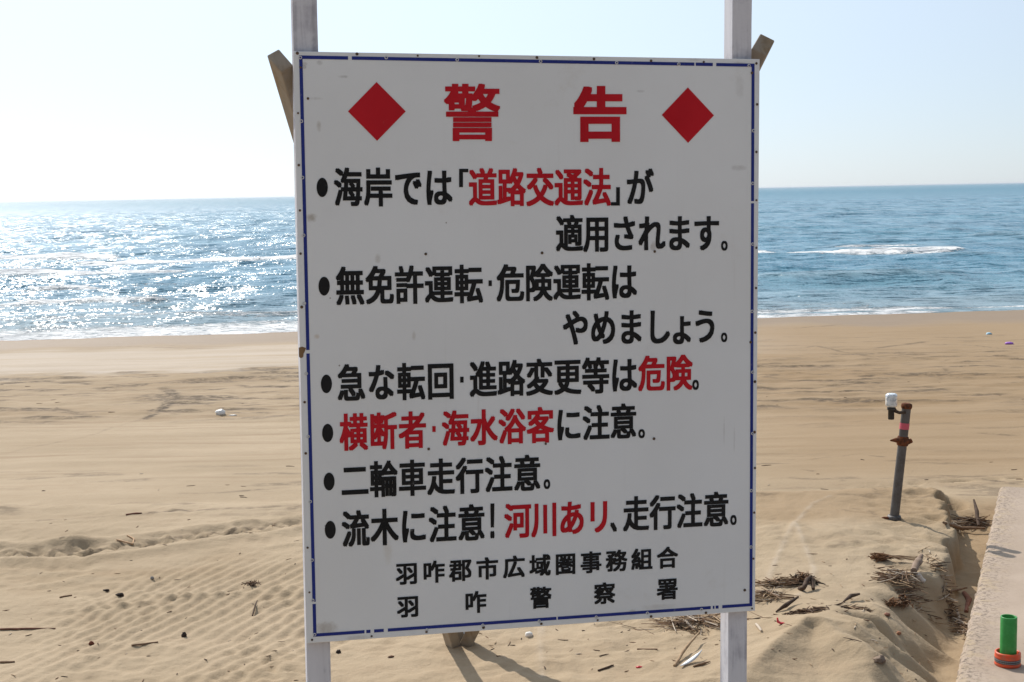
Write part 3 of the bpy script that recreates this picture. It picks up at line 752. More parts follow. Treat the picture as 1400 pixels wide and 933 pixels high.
mb = MB(); dot(mb, 451.5, 724.5, 7.5, 12.2); run(mb, '流木に注意', 486.2, 723.0, 644.5, 715.0, 38.4, 52, 0); ink(mb, '！', 670.2, 676, 688.5, 736.4, 0)
run(mb, '河川あリ', 707.8, 711.9, 818.7, 706.2, 37, 50.5, 1); ink(mb, '、', 834.2, 843.4, 714.2, 727.6, 0); run(mb, '走行注意', 869.6, 702.5, 978.9, 696.8, 36, 49.5, 0); ink(mb, '。', 998.3, 1007, 704.3, 718.1, 0); mb.build('text_line', MATS, sign)
W_LINE = 0.75
mb = MB(); run(mb, '羽咋郡市広', 556.3, 784.4, 702.7, 775.2, 31, 31.5, 0); run(mb, '域圏事務組合', 738.3, 773.2, 912.3, 762.6, 29.6, 30.5, 0); mb.build('text_line', MATS, sign)
for a in (('羽', 558, 829.4, 31, 31), ('咋', 650, 823.5, 30.5, 31), ('警', 739.3, 817.3, 30, 30.5), ('察', 826.5, 811.4, 29.8, 30.5), ('署', 912.3, 805.4, 29.5, 30.5)):
    mb = MB(); put(mb, *a, 0); mb.build('character', MATS, sign)
bpy.data.objects.remove(_fo)
# screws (rusty) and pale nail rings along the border
def disc(mb, u, v, r_, y0, y1, n=10):
    mb.add([(u + r_*math.cos(2*math.pi*k/n), y0, v + r_*math.sin(2*math.pi*k/n)) for k in range(n)] + [(u + 0.6*r_*math.cos(2*math.pi*k/n), y1, v + 0.6*r_*math.sin(2*math.pi*k/n)) for k in range(n)],
           [(k, (k+1) % n, n+(k+1) % n, n+k) for k in range(n)] + [tuple(range(n, 2*n))])
rnd = random.Random(2)
def L(px, py): return P2L(px, py)
SCR = [(406.5, 73), (488, 74), (571, 76.5), (655, 77), (734, 79), (812, 81), (890, 83.5), (962, 85), (1034, 87), (1035, 143), (1034, 208), (1034, 274), (1034, 339), (1033.5, 394), (1032.5, 455), (1032, 522), (1031.5, 591), (1032, 640), (1031, 701), (1030, 764), (1028, 832),
       (407.5, 155), (408.5, 226), (410, 288), (411, 347), (412.5, 420), (416.5, 550), (418, 620), (420.5, 749), (423, 810), (426.5, 875), (508, 870), (583, 864), (661, 858), (740, 853), (817, 848), (890, 843), (965, 838),
       (582, 347.5), (741, 346), (895, 344), (586, 614), (746, 607), (894, 600), (1018, 807), (411, 92.5), (1028, 100), (1026, 468), (421, 135)]
for p in SCR:
    sc = MB(); u, v = L(*p); disc(sc, u, v, rnd.uniform(.0036, .0056), -0.0016, -0.0035); sc.build('screw', M_SCREW, board)
RNGS = [(410.5, 79), (528, 79), (625, 82), (739, 84), (843, 86), (928, 88), (1024, 90), (1030, 179), (1029, 251), (1029, 334), (1028, 426), (1029, 509), (1029, 593), (1027, 671), (1026.5, 748),
        (412, 166), (413.5, 243), (415, 322), (416, 415), (418.5, 511), (421, 597), (424, 686), (426.5, 766), (427.5, 821), (430, 868), (583.5, 861.5), (660, 855), (737, 849.5), (815, 844), (885, 838.5), (959, 833.5), (416, 92)]
for p in RNGS:
    rg = MB(); u, v = L(*p); n = 12
    ro, ri = 0.0062, 0.0032
    rg.add([(u + r_*math.cos(2*math.pi*k/n), y, v + r_*math.sin(2*math.pi*k/n)) for (r_, y) in ((ro, -0.0014), (0.75*ro, -0.0030), (ri, -0.0022)) for k in range(n)],
           [(j*n+k, j*n+(k+1) % n, (j+1)*n+(k+1) % n, (j+1)*n+k) for j in range(2) for k in range(n)])
    rg.build('nail_ring', M_ZINC, board)
# bare patch where the white sheet has broken away at the left edge
mb = MB(); sheet(mb, [L(*p) for p in ((408.4, 475.5), (413, 474.2), (418.5, 476), (416.5, 481), (415, 484), (414.5, 488.5), (411, 490), (408.7, 488))][::-1], -0.0008)
mb.build('chipped_patch', M_PLYV, sign)

# posts behind the board
def post(u0, u1, y0, y1):
    mb = MB(); n = 14; rr = random.Random(int(u0*1000)); vs = []
    z0, z1 = -0.35, 3.45
    for i in range(n+1):
        z = z0 + (z1-z0)*i/n; j = [rr.uniform(-.0012, .0012) for _ in range(4)]
        vs += [(u0+j[0], y0, z), (u1+j[1], y0, z), (u1+j[2], y1, z), (u0+j[3], y1, z)]
    fs = [(i*4+k, i*4+(k+1) % 4, (i+1)*4+(k+1) % 4, (i+1)*4+k) for i in range(n) for k in range(4)]
    fs += [(3, 2, 1, 0), tuple(n*4+k for k in range(4))]
    mb.add(vs, fs); return mb.build('post', M_POST, sign, 0.003)
pl0, pl1 = P2L(399.4, 60)[0], P2L(432.4, 60)[0]
pr0, pr1 = P2L(1000.3, 60)[0], P2L(1031.2, 60)[0]
post(L_ + 0.001, L_ + 0.001 + 0.085, 0.0265, 0.112); post(R_ - 0.020 - 0.076, R_ - 0.020, 0.0265, 0.112)

# diagonal braces from the post tops back to one stake
foot_w = G(629, 882); foot = SMI @ foot_w
def brace(top, ft, w=0.042, d=0.088, roll=0.0, ext=0.0):
    a, b = Vector(top), Vector(ft); ax = (a-b).normalized()
    up = Vector((0, 1, 0)); nrm = (up - ax*up.dot(ax)).normalized(); sd_ = ax.cross(nrm)
    nrm, sd_ = nrm*math.cos(roll) + sd_*math.sin(roll), sd_*math.cos(roll) - nrm*math.sin(roll)
    a = a + ax*ext; n = 8; vs = []
    for i in range(n+1):
        p = b + (a-b)*i/n
        vs += [p - sd_*w/2 - nrm*d/2, p + sd_*w/2 - nrm*d/2, p + sd_*w/2 + nrm*d/2, p - sd_*w/2 + nrm*d/2]
    # weathered, slanted upper end
    vs[-1] += ax*0.04; vs[-2] += ax*0.04
    fs = [(i*4+k, i*4+(k+1) % 4, (i+1)*4+(k+1) % 4, (i+1)*4+k) for i in range(n) for k in range(4)] + [(3, 2, 1, 0), tuple(n*4+k for k in range(4))]
    mb = MB(); mb.add(vs, fs); return mb.build('brace', M_BRACE, sign, 0.004)
def buried(top, ft, dz):                               # carry the lower end on below the sand
    a, b = Vector(top), Vector(ft); return tuple(b + (b-a)*(dz/(a.z-b.z)))
BL = (L_ - 0.036, 0.10, 2.74); BR = (R_ + 0.046, 0.10, 2.825)
brace(BL, buried(BL, (foot.x - 0.035, foot.y, foot.z), .25), .052, .070, 0.36)
brace(BR, buried(BR, (foot.x + 0.035, foot.y + .01, foot.z), .25), .060, .075, -0.42)
mb = MB(); mb.box((foot.x - 0.024, foot.y + 0.05, foot.z - 0.3), (foot.x + 0.045, foot.y + 0.11, foot.z + 0.30)); stake = mb.build('stake', M_BRACE, sign, 0.003)
for dx, dz in ((-0.012, .10), (0.026, .11), (-0.012, .07), (0.026, .055), (0.026, .16)):
    mb = MB(); mb.tube([(foot.x+dx, foot.y+0.05, foot.z+dz), (foot.x+dx+.004, foot.y+0.03, foot.z+dz-0.012)], 0.004, 6); mb.build('nail', M_ZINC, stake)

# ------------------------------------------------------------------ steel marker post with a jar lamp
def steel_mat():
    m = mat('dull steel pipe', (0.20, 0.19, 0.18), 0.55, 0.35, 0.4); t = NT(m); c = t.coord()
    n = t.noise(c, 14, 5, 0.7); col = t.mix(t.ramp(n, 0.35, 0.65), (0.125, 0.12, 0.118), (0.09, 0.08, 0.075))
    col = t.mix(t.ramp(t.noise(t.coord(scale=(30, 30, 5)), 1, 4, 0.7), 0.60, 0.72, 0, 0.7), col, (0.19, 0.085, 0.045))
    t.base(col); t.normal(t.bump(n, 0.3, 0.003)); return m
M_STEEL = steel_mat(); M_PINK = mat('pink tape', (0.55, 0.085, 0.13), 0.6)
pb = G(1222.5, 709.5)
ptop_d = ray(1239.5, 556); tt = (pb.y)/ptop_d.y; ptop = Vector((0, 0, CAM_Z)) + ptop_d*tt
pole = empty('marker_post', pb, 'short leaning steel post with pink tape and a clear jar clamped to its top', 'post')
pv = ptop - pb
def along(t, dx=0, dy=0, dz=0): return pv*t + Vector((dx, dy, dz))
pr_ = 0.031
mb = MB(); mb.tube([along(-0.25), along(0.2), along(0.7), along(1.0)], [pr_*1.04, pr_, pr_*.98, pr_*.98], 20); mb.build('pipe', M_STEEL, pole)
mb = MB(); mb.tube([along(0.80), along(0.855)], pr_*1.045, 20, cap=False); mb.build('pink_tape', M_PINK, pole)
mb = MB(); mb.tube([along(0.655), along(0.68), along(0.705), along(0.735)], [pr_*1.2, pr_*1.35, pr_*1.35, pr_*1.15], 16)
q0 = along(0.70); mb.tube([q0 + Vector((-0.02, -.02, .004)), q0 + Vector((-0.055, -.02, .006)), q0 + Vector((-0.092, -.02, .004))], [.022, .016, .004], 8)
mb.tube([q0 + Vector((0.03, -.01, -.012)), q0 + Vector((0.058, -.01, .0))], [.018, .016], 8)
mb.build('rusty_clamp', M_RUST, pole)
mb = MB(); mb.tube([along(0.982), along(1.0), along(1.022), along(1.03)], [pr_*1.1, pr_*1.22, pr_*1.15, pr_*.7], 16); mb.build('rusty_cap', M_RUST, pole)
mb = MB(); q1 = along(0.955)
def at_pole(px, py):                                   # point in the post's own depth
    d = ray(px, py); t = (pb.y - 0.02)/d.y; return Vector((0, 0, CAM_Z)) + d*t - pb
ja = at_pole(1218.5, 557.5)
mb.tube([q1 + Vector((-0.01, -.02, 0)), q1 + Vector((-0.05, -.02, -.004)), q1 + Vector((-0.075, -.02, .006)), ja + Vector((0.012, 0, .004))], [.013, .011, .012, .012], 8); mb.build('bracket', rust_mat('rusty bracket', (0.10, 0.075, 0.055), (0.05, 0.035, 0.03)), pole)
def jar_mat():
    m = mat('cloudy clear plastic', (0.86, 0.90, 0.92), 0.12, spec=0.6); t = NT(m)
    t.b.inputs['Transmission Weight'].default_value = 0.45; t.b.inputs['IOR'].default_value = 1.25
    t.base(t.mix(t.ramp(t.noise(t.coord(), 40, 4, 0.7), 0.45, 0.62), (0.88, 0.91, 0.93), (0.50, 0.55, 0.60))); return m
M_JAR = jar_mat()
jm = Matrix.Translation(ja)
mb = MB(); mb.lathe([(0.0, .098), (.026, .097), (.037, .090), (.0395, .080), (.0395, .020), (.037, .010), (.024, .004), (.024, .0), (.022, .0), (.022, .006), (.034, .014), (.036, .022), (.036, .078), (.030, .088), (0.0, .090)], 28, jm); mb.build('jar', M_JAR, pole)
M_CAP = mat('black plastic', (0.015, 0.014, 0.014), 0.5)
mb = MB(); mb.lathe([(0, .004), (.027, .004), (.027, -.014), (.0205, -.016), (.0205, -.078), (.018, -.081), (0, -.081)], 24, jm); mb.build('jar_cap', M_CAP, pole)
mb = MB(); mb.lathe([(0.018, .055), (.018, .012), (0.0, .012)], 14, jm); mb.build('jar_lining', mat('pale lamp liner', (0.78, 0.76, 0.74), 0.6), pole)
mb = MB(); mb.lathe([(0.031, -.05), (.045, -.05), (.047, .012), (.043, .022), (.032, .024)], 18); mb.build('base_collar', M_STEEL, pole)
mb = MB(); mb.tube([(-0.04, -.01, .004), (-0.075, -.012, .006), (-0.10, -.01, -.002)], [.012, .012, .007], 8); mb.build('rusty_lug', M_RUST, pole)

# ------------------------------------------------------------------ green tube in an orange ring on the pavement
gp = on_plane(1377.5, 909, CON_TOP)
tube = empty('green_tube', gp, 'open bright green plastic tube standing in an orange ring on the concrete', 'pipe')
M_GREEN = mat('green plastic', (0.030, 0.26, 0.045), 0.35, spec=0.45)
t = NT(M_GREEN); t.base(t.mix(t.ramp(t.noise(t.coord(), 20, 5, 0.7), 0.4, 0.7), (0.028, 0.25, 0.042), (0.045, 0.30, 0.065)))
t.base(t.mix(t.ramp(t.noise(t.coord(scale=(60, 60, 14)), 1, 5, 0.75), 0.60, 0.75, 0, 0.4), t.b.inputs['Base Color'].links[0].from_socket, (0.22, 0.30, 0.16)))
t.rough(t.ramp(t.noise(t.coord(), 30, 4), 0.35, 0.65, 0.3, 0.6))
ox = Matrix.Translation((0.003, 0.003, 0))
mb = MB(); rr_ = 0.0385; mb.lathe([(rr_, 0.002), (rr_, 0.235), (rr_-.001, 0.237), (rr_-.006, 0.237), (rr_-.007, 0.235), (rr_-.007, 0.004)], 40, ox); mb.lathe([(rr_-.007, 0.006), (0, 0.006)], 40, ox); mb.build('tube', M_GREEN, tube)
M_ORANGE = mat('orange plastic', (0.72, 0.085, 0.025), 0.45, spec=0.4)
t = NT(M_ORANGE); t.base(t.mix(t.ramp(t.noise(t.coord(), 35, 4, 0.7), 0.45, 0.7), (0.74, 0.085, 0.025), (0.42, 0.13, 0.07)))
ro = 0.0600
mb = MB(); mb.lathe([(ro-.012, .001), (ro, .001), (ro+.0015, .008), (ro, .014), (ro-.001, .017), (ro-.001, .037), (ro, .040), (ro+.001, .047), (ro-.002, .050), (ro-.001, .053), (ro, .062), (ro-.003, .066), (ro-.008, .066), (ro-.010, .060), (ro-.012, .030), (ro-.012, .001)], 44); ring = mb.build('ring', M_ORANGE, tube)
def mesh_band():
    m = mat('black band with white dots', (0.02, 0.02, 0.022), 0.5); t = NT(m)
    g = t.n.new('ShaderNodeNewGeometry'); c = t.coord(); sep = t.n.new('ShaderNodeSeparateXYZ'); t.l.new(c, sep.inputs[0])
    ang = t.math('MULTIPLY', t.math('ARCTAN2', sep.outputs[1], sep.outputs[0]), 44/6.2832)
    fa = t.math('ABSOLUTE', t.math('SUBTRACT', t.math('FRACT', ang), 0.5)); fz = t.math('ABSOLUTE', t.math('SUBTRACT', t.math('FRACT', t.math('MULTIPLY', sep.outputs[2], 110)), 0.5))
    on = t.math('MULTIPLY', t.ramp(fa, 0.24, 0.16), t.ramp(fz, 0.26, 0.16))
    t.base(t.mix(on, (0.02, 0.02, 0.022), (0.62, 0.62, 0.62))); return m
mb = MB(); mb.lathe([(ro-.0005, .0175), (ro+.0004, .019), (ro+.0004, .035), (ro-.0005, .0365)], 44); mb.build('dotted_band', mesh_band(), tube)
mb = MB(); mb.lathe([(ro-.012, .045), (rr_-.002, .046)], 40); mb.build('sand_fill', M_SAND, tube)

# ------------------------------------------------------------------ flotsam
def stick_mat(name, a, b):
    m = mat(name, a, 0.85, spec=0.2); t = NT(m); c = t.coord(); n = t.noise(c, 25, 4, 0.7)
    t.base(t.mix(t.ramp(n, 0.35, 0.65), a, b)); return m
M_TW = [stick_mat('brown twig', (0.16, 0.095, 0.055), (0.24, 0.155, 0.10)), stick_mat('straw twig', (0.40, 0.29, 0.18), (0.30, 0.20, 0.12)),
        stick_mat('dark twig', (0.055, 0.035, 0.025), (0.10, 0.065, 0.045)), stick_mat('bleached twig', (0.55, 0.47, 0.38), (0.44, 0.36, 0.28))]
def twig(mb, p, az, ln, rad, tilt, bend, mi, n=5):
    d = Vector((math.cos(az)*math.cos(tilt), math.sin(az)*math.cos(tilt), math.sin(tilt))); s = Vector((-math.sin(az), math.cos(az), 0))
    pts = [p + d*ln*(t-0.5) + s*bend*ln*(t-0.5)**2 + Vector((0, 0, -0.5*ln*abs(math.sin(tilt))*0)) for t in (0, .33, .66, 1)]
    mb.m = mi; mb.tube(pts, [rad*.7, rad, rad*.9, rad*.4], n, smooth=True)
def heap(name, px, py, lx, ly, hz, count, label, mix=(5, 3, 2, 1), lmin=.05, lmax=.26, az0=0.2, azs=0.7, rmax=.0042, seed=1, kind='stuff'):
    rr = random.Random(seed); c = G(px, py); mb = MB()
    for k in range(count):
        a, b = rr.gauss(0, .45), rr.gauss(0, .45); x, y = c.x + a*lx, c.y + b*ly
        h = H(x, y); z = h - 0.003 + hz*max(0, 1 - a*a - b*b)*rr.random()
        twig(mb, Vector((x-c.x, y-c.y, z-c.z)), az0 + rr.gauss(0, azs), rr.uniform(lmin, lmax), rr.uniform(.0015, rmax), rr.gauss(0, .12), rr.uniform(-.3, .3), rr.choices((0, 1, 2, 3), mix)[0])
    o = mb.build(name, M_TW); o.location = c
    return tag(o, label, 'twigs', None, kind)
heap('twig_heap', 1232, 797, .15, .17, .06, 170, 'matted heap of brown twigs on the sand bank behind the pale stick', seed=2, lmax=.22)
heap('twig_heap', 1300, 720, .08, .13, .05, 80, 'bundle of pale and brown twigs under the bank edge in the gully', (3, 4, 1, 4), seed=3, az0=-0.8, lmax=.22)
heap('twig_heap', 1328, 716, .10, .10, .045, 110, 'dark tangle of twigs across the gully against the concrete', (6, 1, 4, 1), seed=4, az0=0.1, lmax=.32)
heap('twig_heap', 1307, 850, .055, .50, .025, 240, 'strewn brown twigs along the gully floor beside the concrete', (5, 4, 2, 1), seed=5, az0=1.4, azs=.8, lmax=.16)
heap('twig_heap', 1073, 799, .18, .08, .035, 150, 'brown straw and weed heap right of the sign board', (5, 3, 3, 1), seed=6, lmax=.18)
heap('twig_heap', 955, 851, .28, .13, .035, 180, 'heap of dry reeds under the sign beside the right post', (4, 4, 2, 2), seed=7, lmax=.34, az0=2.4, azs=.6)
heap('twig_heap', 1048, 815, .14, .10, .03, 60, 'small clump of pale straw at the lower right corner of the board', (2, 4, 2, 3), seed=8, lmax=.24)
heap('twig_heap', 1104, 837, .16, .06, .018, 90, 'low dark line of weed scraps on the bank left of the main heap', (4, 1, 5, 0), seed=9, lmax=.07, rmax=.005)
heap('twig_heap', 1165, 832, .13, .05, .012, 50, 'scattered short weed scraps on the bank below the long dark stick', (4, 2, 5, 1), seed=12, lmax=.10)
def litter():
    rr = random.Random(21); mb = MB(); o0 = G(300, 850)
    for k in range(270):
        if rr.random() < 0.75: px, py = rr.uniform(640, 1290), rr.uniform(770, 930)
        else: px, py = rr.uniform(0, 420), rr.uniform(705, 930)
        p = on_plane(px, py, 0); p.z = H(p.x, p.y)
        twig(mb, p - o0 + Vector((0, 0, .002)), rr.uniform(0, 3.14), rr.uniform(.010, .05)*(1 if rr.random() < .85 else 2), rr.uniform(.0012, .0035), rr.gauss(0, .06), rr.uniform(-.4, .4), rr.choices((0, 1, 2, 3), (4, 2, 5, 1))[0], 4)
    for k in range(80):
        px, py = rr.uniform(0, 1400), rr.choice([rr.gauss(528, 12), rr.gauss(500, 12), rr.uniform(640, 705)])
        p = on_plane(px, py, -.3); p.z = H(p.x, p.y)
        if p.x > con_x(p.y) - 0.05 and p.y < cy0 + 0.3: continue
        twig(mb, p - o0 + Vector((0, 0, .002)), rr.gauss(0, .5), rr.uniform(.02, .10), rr.uniform(.002, .005), 0, rr.uniform(-.4, .4), rr.choices((0, 1, 2, 3), (4, 1, 6, 1))[0], 4)
    o = mb.build('twig_litter', M_TW); o.location = o0
    tag(o, 'tiny twig and weed crumbs scattered over the sand', 'twigs', None, 'stuff')
litter()

def stick(name, pxs, rad, m, label, cat='stick', lift=0.004, n=7, grp=None, flatk=1.0):
    if cat == 'stick': name = 'dry_stick'
    pts = []
    for q in pxs:
        p = G(q[0], q[1]); p.z += (q[2] if len(q) > 2 else 0) + lift; pts.append(p)
    o0 = pts[0].copy(); mb = MB()
    dense = []
    for a, b in zip(pts[:-1], pts[1:]):
        for k in range(3):
            dense.append(a + (b-a)*k/3 + Vector((random.uniform(-1, 1), random.uniform(-1, 1), random.uniform(-1, 1)))*rad[0]*0.25)
    dense.append(pts[-1]); rads = np.interp(np.linspace(0, 1, len(dense)), np.linspace(0, 1, len(rad)), rad)
    mb.tube([p - o0 for p in dense], [float(r_) for r_ in rads], n, flat=flatk); o = mb.build(name, m); o.location = o0
    return tag(o, label, cat, grp)
TB, TS, TD, TP = M_TW
stick('driftwood_stick', [(1255, 789, .01), (1264, 801, .02)], [.017, .015, .013], stick_mat('bone white wood', (.66, .60, .54), (.54, .48, .42)), 'thick bone white stick leaning at the bank edge', 'driftwood')
stick('driftwood_branch', [(1249, 788, .03), (1256, 781, .05), (1260, 774, .06)], [.020, .024, .012], stick_mat('grey branch', (.30, .22, .17), (.20, .14, .10)), 'stubby grey brown branch behind the bone white stick', 'driftwood')
stick('driftwood_branch', [(1338, 724, .02), (1335, 714, .08), (1331, 704, .11)], [.013, .015, .007], TD, 'dark stump of driftwood sticking up from the gully twigs', 'driftwood')
stick('driftwood_log', [(1290, 722, .03), (1315, 727, .02), (1347, 729, .03)], [.009, .014, .008], TB, 'crooked brown log lying across the gully to the concrete', 'driftwood')
stick('driftwood_stick', [(1318, 812), (1325, 822), (1321, 838)], [.014, .018, .012], stick_mat('reddish wood', (.27, .12, .08), (.18, .08, .05)), 'reddish brown stick wedged at the foot of the concrete', 'driftwood')
stick('driftwood_stick', [(1309, 836), (1312, 852)], [.010, .010, .007], M_TW[3], 'short pale stick upright among the gully floor twigs', 'driftwood')
stick('reed_stalk', [(922, 912), (938, 895, .03), (957, 878, .05)], [.007, .008, .004], TS, 'long straw coloured reed lying left of the right post', 'reed')
stick('reed_stalk', [(948, 913), (971, 906)], [.004, .008, .002], TB, 'short brown reed beside the white feather', 'reed')
stick('reed_stalk', [(871, 889), (899, 889)], [.004, .005, .003], TB, 'thin level brown twig on the sand below the board edge', 'stick')
stick('reed_stalk', [(818, 918), (830, 914), (839, 911)], [.005, .006, .003], TD, 'dark curled twig among crumbs near the bottom edge', 'stick')
stick('reed_stalk', [(926, 846), (938, 856, .02), (949, 863)], [.006, .007, .005], M_TW[3], 'pale bent straw poking out below the board', 'reed')
stick('reed_stalk', [(1035, 812, .01), (1060, 817), (1086, 818)], [.006, .007, .004], TB, 'long thin brown stick at the board edge above the red scrap', 'stick')
stick('reed_stalk', [(1061, 838), (1074, 834, .02), (1091, 825, .03)], [.004, .013, .006], TD, 'dark stick slanting out of the bank above the red scrap', 'stick')
stick('driftwood_stick', [(1153, 824), (1163, 821, .02), (1175, 818, .02)], [.004, .012, .006], TD, 'long dark wedge of wood half buried on the bank', 'driftwood')
stick('reed_stalk', [(1034, 855), (1041, 864)], [.007, .008, .006], M_TW[3], 'short bleached straw just right of the right post', 'reed')
stick('reed_stalk', [(1200, 778), (1219, 776)], [.003, .004, .003], TB, 'hair thin twig on the smooth bank above the main heap', 'stick')
stick('reed_stalk', [(0, 861.5), (35, 861), (76, 860.5)], [.006, .006, .003], stick_mat('red brown reed', (.22, .10, .07), (.16, .08, .05)), 'long red brown reed at the left edge of the sand', 'reed')
stick('reed_stalk', [(160, 739), (182, 745), (183, 738), (174, 733)], [.006, .006, .005], stick_mat('orange straw', (.55, .36, .21), (.48, .32, .20)), 'bent orange straw lying behind the tyre track', 'reed')
stick('reed_stalk', [(82, 818), (98, 815)], [.005, .006, .004], TB, 'short brown stick on the damp sand at left', 'stick')
stick('reed_stalk', [(0, 907), (20, 906)], [.005, .008, .004], TB, 'brown stick end at the lower left edge', 'stick')
stick('reed_stalk', [(172, 705), (194, 702.5)], [.006, .010, .004], stick_mat('red brown driftwood', (.20, .09, .06), (.14, .07, .05)), 'red brown stick on the far smooth sand', 'stick')
stick('reed_stalk', [(180, 884), (198, 882), (216, 879)], [.004, .007, .004], TB, 'thin brown twig along a sand ledge at left', 'stick')
stick('reed_stalk', [(345, 843), (349, 832, .01), (352, 827, .02)], [.004, .005, .003], TD, 'little forked dark twig near the left post', 'stick')
stick('reed_stalk', [(1297, 810, 0), (1310, 812, .02), (1322, 809, .02)], [.006, .007, .005], TB, 'grey brown twig spanning the gully at the concrete', 'stick')

def lump(name, px, py, sx, sy, sz, m, label, cat, seed=1, lift=0.3, rot=0.0, jag=0.35):
    rr = random.Random(seed); bmv = []; n, k = 14, 9; mb = MB(); p = G(px, py)
    off = Vector((rr.uniform(0, 9), rr.uniform(0, 9), rr.uniform(0, 9)))
    from mathutils import noise as mn
    for i in range(k+1):
        th = math.pi*i/k
        for j in range(n):
            ph = 2*math.pi*j/n; v = Vector((math.sin(th)*math.cos(ph), math.sin(th)*math.sin(ph), math.cos(th)))
            s = 1 + jag*mn.noise(v*1.7 + off) + jag*0.5*mn.noise(v*4 + off)
            x, y, z = v.x*sx*s, v.y*sy*s, v.z*sz*s
            bmv.append((x*math.cos(rot) - y*math.sin(rot), x*math.sin(rot) + y*math.cos(rot), z + sz*lift))
    mb.add(bmv, [(i*n+j, i*n+(j+1) % n, (i+1)*n+(j+1) % n, (i+1)*n+j) for i in range(k) for j in range(n)][::1], True)
    o = mb.build(name, m); o.location = p
    return tag(o, label, cat)
M_WHITE = mat('white plastic film', (0.80, 0.78, 0.74), 0.5); t = NT(M_WHITE); t.normal(t.bump(t.noise(t.coord(), 30, 3), 0.8, 0.02))
M_REDP = mat('red plastic', (0.62, 0.035, 0.05), 0.45); M_PURP = mat('purple plastic', (0.36, 0.13, 0.55), 0.5); M_BLUEP = mat('pale blue plastic', (0.33, 0.55, 0.68), 0.5)
M_WEED = stick_mat('rusty brown weed', (.22, .11, .05), (.13, .065, .035)); M_DARK = stick_mat('dark flotsam', (.05, .035, .028), (.03, .022, .02))
lump('plastic_bag', 302, 567, .066, .05, .042, M_WHITE, 'crumpled white plastic bag on the beach left of the sign', 'bag', 3, .5)
lump('plastic_scrap', 319, 568.5, .05, .015, .01, M_WHITE, 'thin white tail of plastic beside the white bag', 'scrap', 4)
lump('plastic_scrap', 1380, 471, .085, .05, .035, M_PURP, 'purple plastic scrap far up the beach at right', 'scrap', 5, .4, 0, .2)
lump('plastic_scrap', 1352, 457.5, .07, .05, .03, M_BLUEP, 'pale blue plastic scrap near the waterline at right', 'scrap', 6, .3)
def red_scrap():
    p = G(1066, 854); mb = MB()
    mb.tube([(-.012, 0, .035), (-.010, -.004, .016), (.004, -.006, .008), (.022, -.004, .008)], [.007, .013, .012, .006], 8, flat=.5)
    o = mb.build('plastic_scrap', M_REDP); o.location = p; tag(o, 'curled red plastic scrap on the bank right of the right post', 'scrap')
red_scrap()
lump('plastic_scrap', 874, 913, .016, .008, .006, M_REDP, 'tiny red plastic scrap on the sand under the board', 'scrap', 7)
lump('shell', 723, 870, .022, .016, .016, mat('chalky shell', (.80, .77, .72), .6), 'white shell on the sand just under the board edge', 'shell', 8, .4, .4, .25)
def feather():
    p = G(935, 911); mb = MB(); n = 9; vs = []
    for i in range(n+1):
        t = i/n; w = .014*math.sin(math.pi*min(1, t*1.05))**.7 + .001; c = Vector((-.02 + t*.12, -.02 + .12*t, .006 + .035*t*t))
        vs += [c + Vector((-w*.7, w*.7, 0)), c + Vector((0, 0, .004)), c + Vector((w*.7, -w*.7, 0)), c + Vector((0, 0, -.002))]
    mb.add(vs, [(i*4+k, i*4+(k+1) % 4, (i+1)*4+(k+1) % 4, (i+1)*4+k) for i in range(n) for k in range(4)] + [(3, 2, 1, 0), tuple(n*4+k for k in range(4))], True)
    o = mb.build('feather', mat('white feather', (.78, .80, .82), .5)); o.location = p; tag(o, 'white feather lying against the long straw coloured reed', 'feather')
feather()
stick('driftwood_branch', [(1093, 806), (1099, 810, .02), (1104, 805, .05), (1109, 802, .05), (1112, 809, .01)], [.011, .014, .012, .010], TD, 'dark hooked branch end right of the brown weed knot', 'driftwood')
lump('pebble', 1229, 867, .012, .010, .010, stick_mat('terracotta', (.42, .20, .12), (.34, .17, .10)), 'terracotta pebble on the slope of the lower dune', 'pebble', 12, .4)
lump('pebble', 1213, 842, .017, .012, .010, stick_mat('brick chip', (.28, .13, .09), (.2, .1, .07)), 'dark brick coloured stone on the crest of the dune', 'stone', 13, .4)
lump('driftwood_chunk', 164, 815, .022, .014, .012, M_DARK, 'black lump of flotsam on the damp sand at left', 'driftwood', 14, .4, 0, .5)
lump('driftwood_chunk', 145, 808, .020, .010, .007, M_DARK, 'low dark lump left of the black lump on damp sand', 'driftwood', 15, .3, 0, .5)
lump('pebble', 208, 792, .012, .010, .010, stick_mat('grey stone', (.34, .32, .30), (.24, .23, .22)), 'pale grey pebble on the damp sand at left', 'pebble', 16, .5)
lump('dead_leaf', 252, 871, .013, .008, .016, M_DARK, 'dark crumpled leaf standing on the bright sand at left', 'leaf', 17, .5, 0, .7)
lump('dead_leaf', 125, 882, .014, .008, .012, stick_mat('red leaf', (.20, .07, .045), (.13, .05, .03)), 'reddish crumpled leaf on the rippled sand at lower left', 'leaf', 18, .5, 0, .7)
lump('driftwood_chunk', 463, 893, .012, .010, .012, M_DARK, 'black speck of flotsam right of the left post', 'driftwood', 20, .4, 0, .5)
lump('dead_leaf', 535, 899, .016, .008, .006, stick_mat('brown leaf', (.16, .08, .05), (.11, .06, .04)), 'flat brown leaf on the sand below the board, left of the stake', 'leaf', 21, .4, .4, .5)
lump('driftwood_chunk', 1203, 905, .026, .020, .016, stick_mat('grey bark', (.27, .20, .15), (.18, .13, .10)), 'chunk of grey bark on the lower dune edge', 'driftwood', 22, .5, 0, .7)
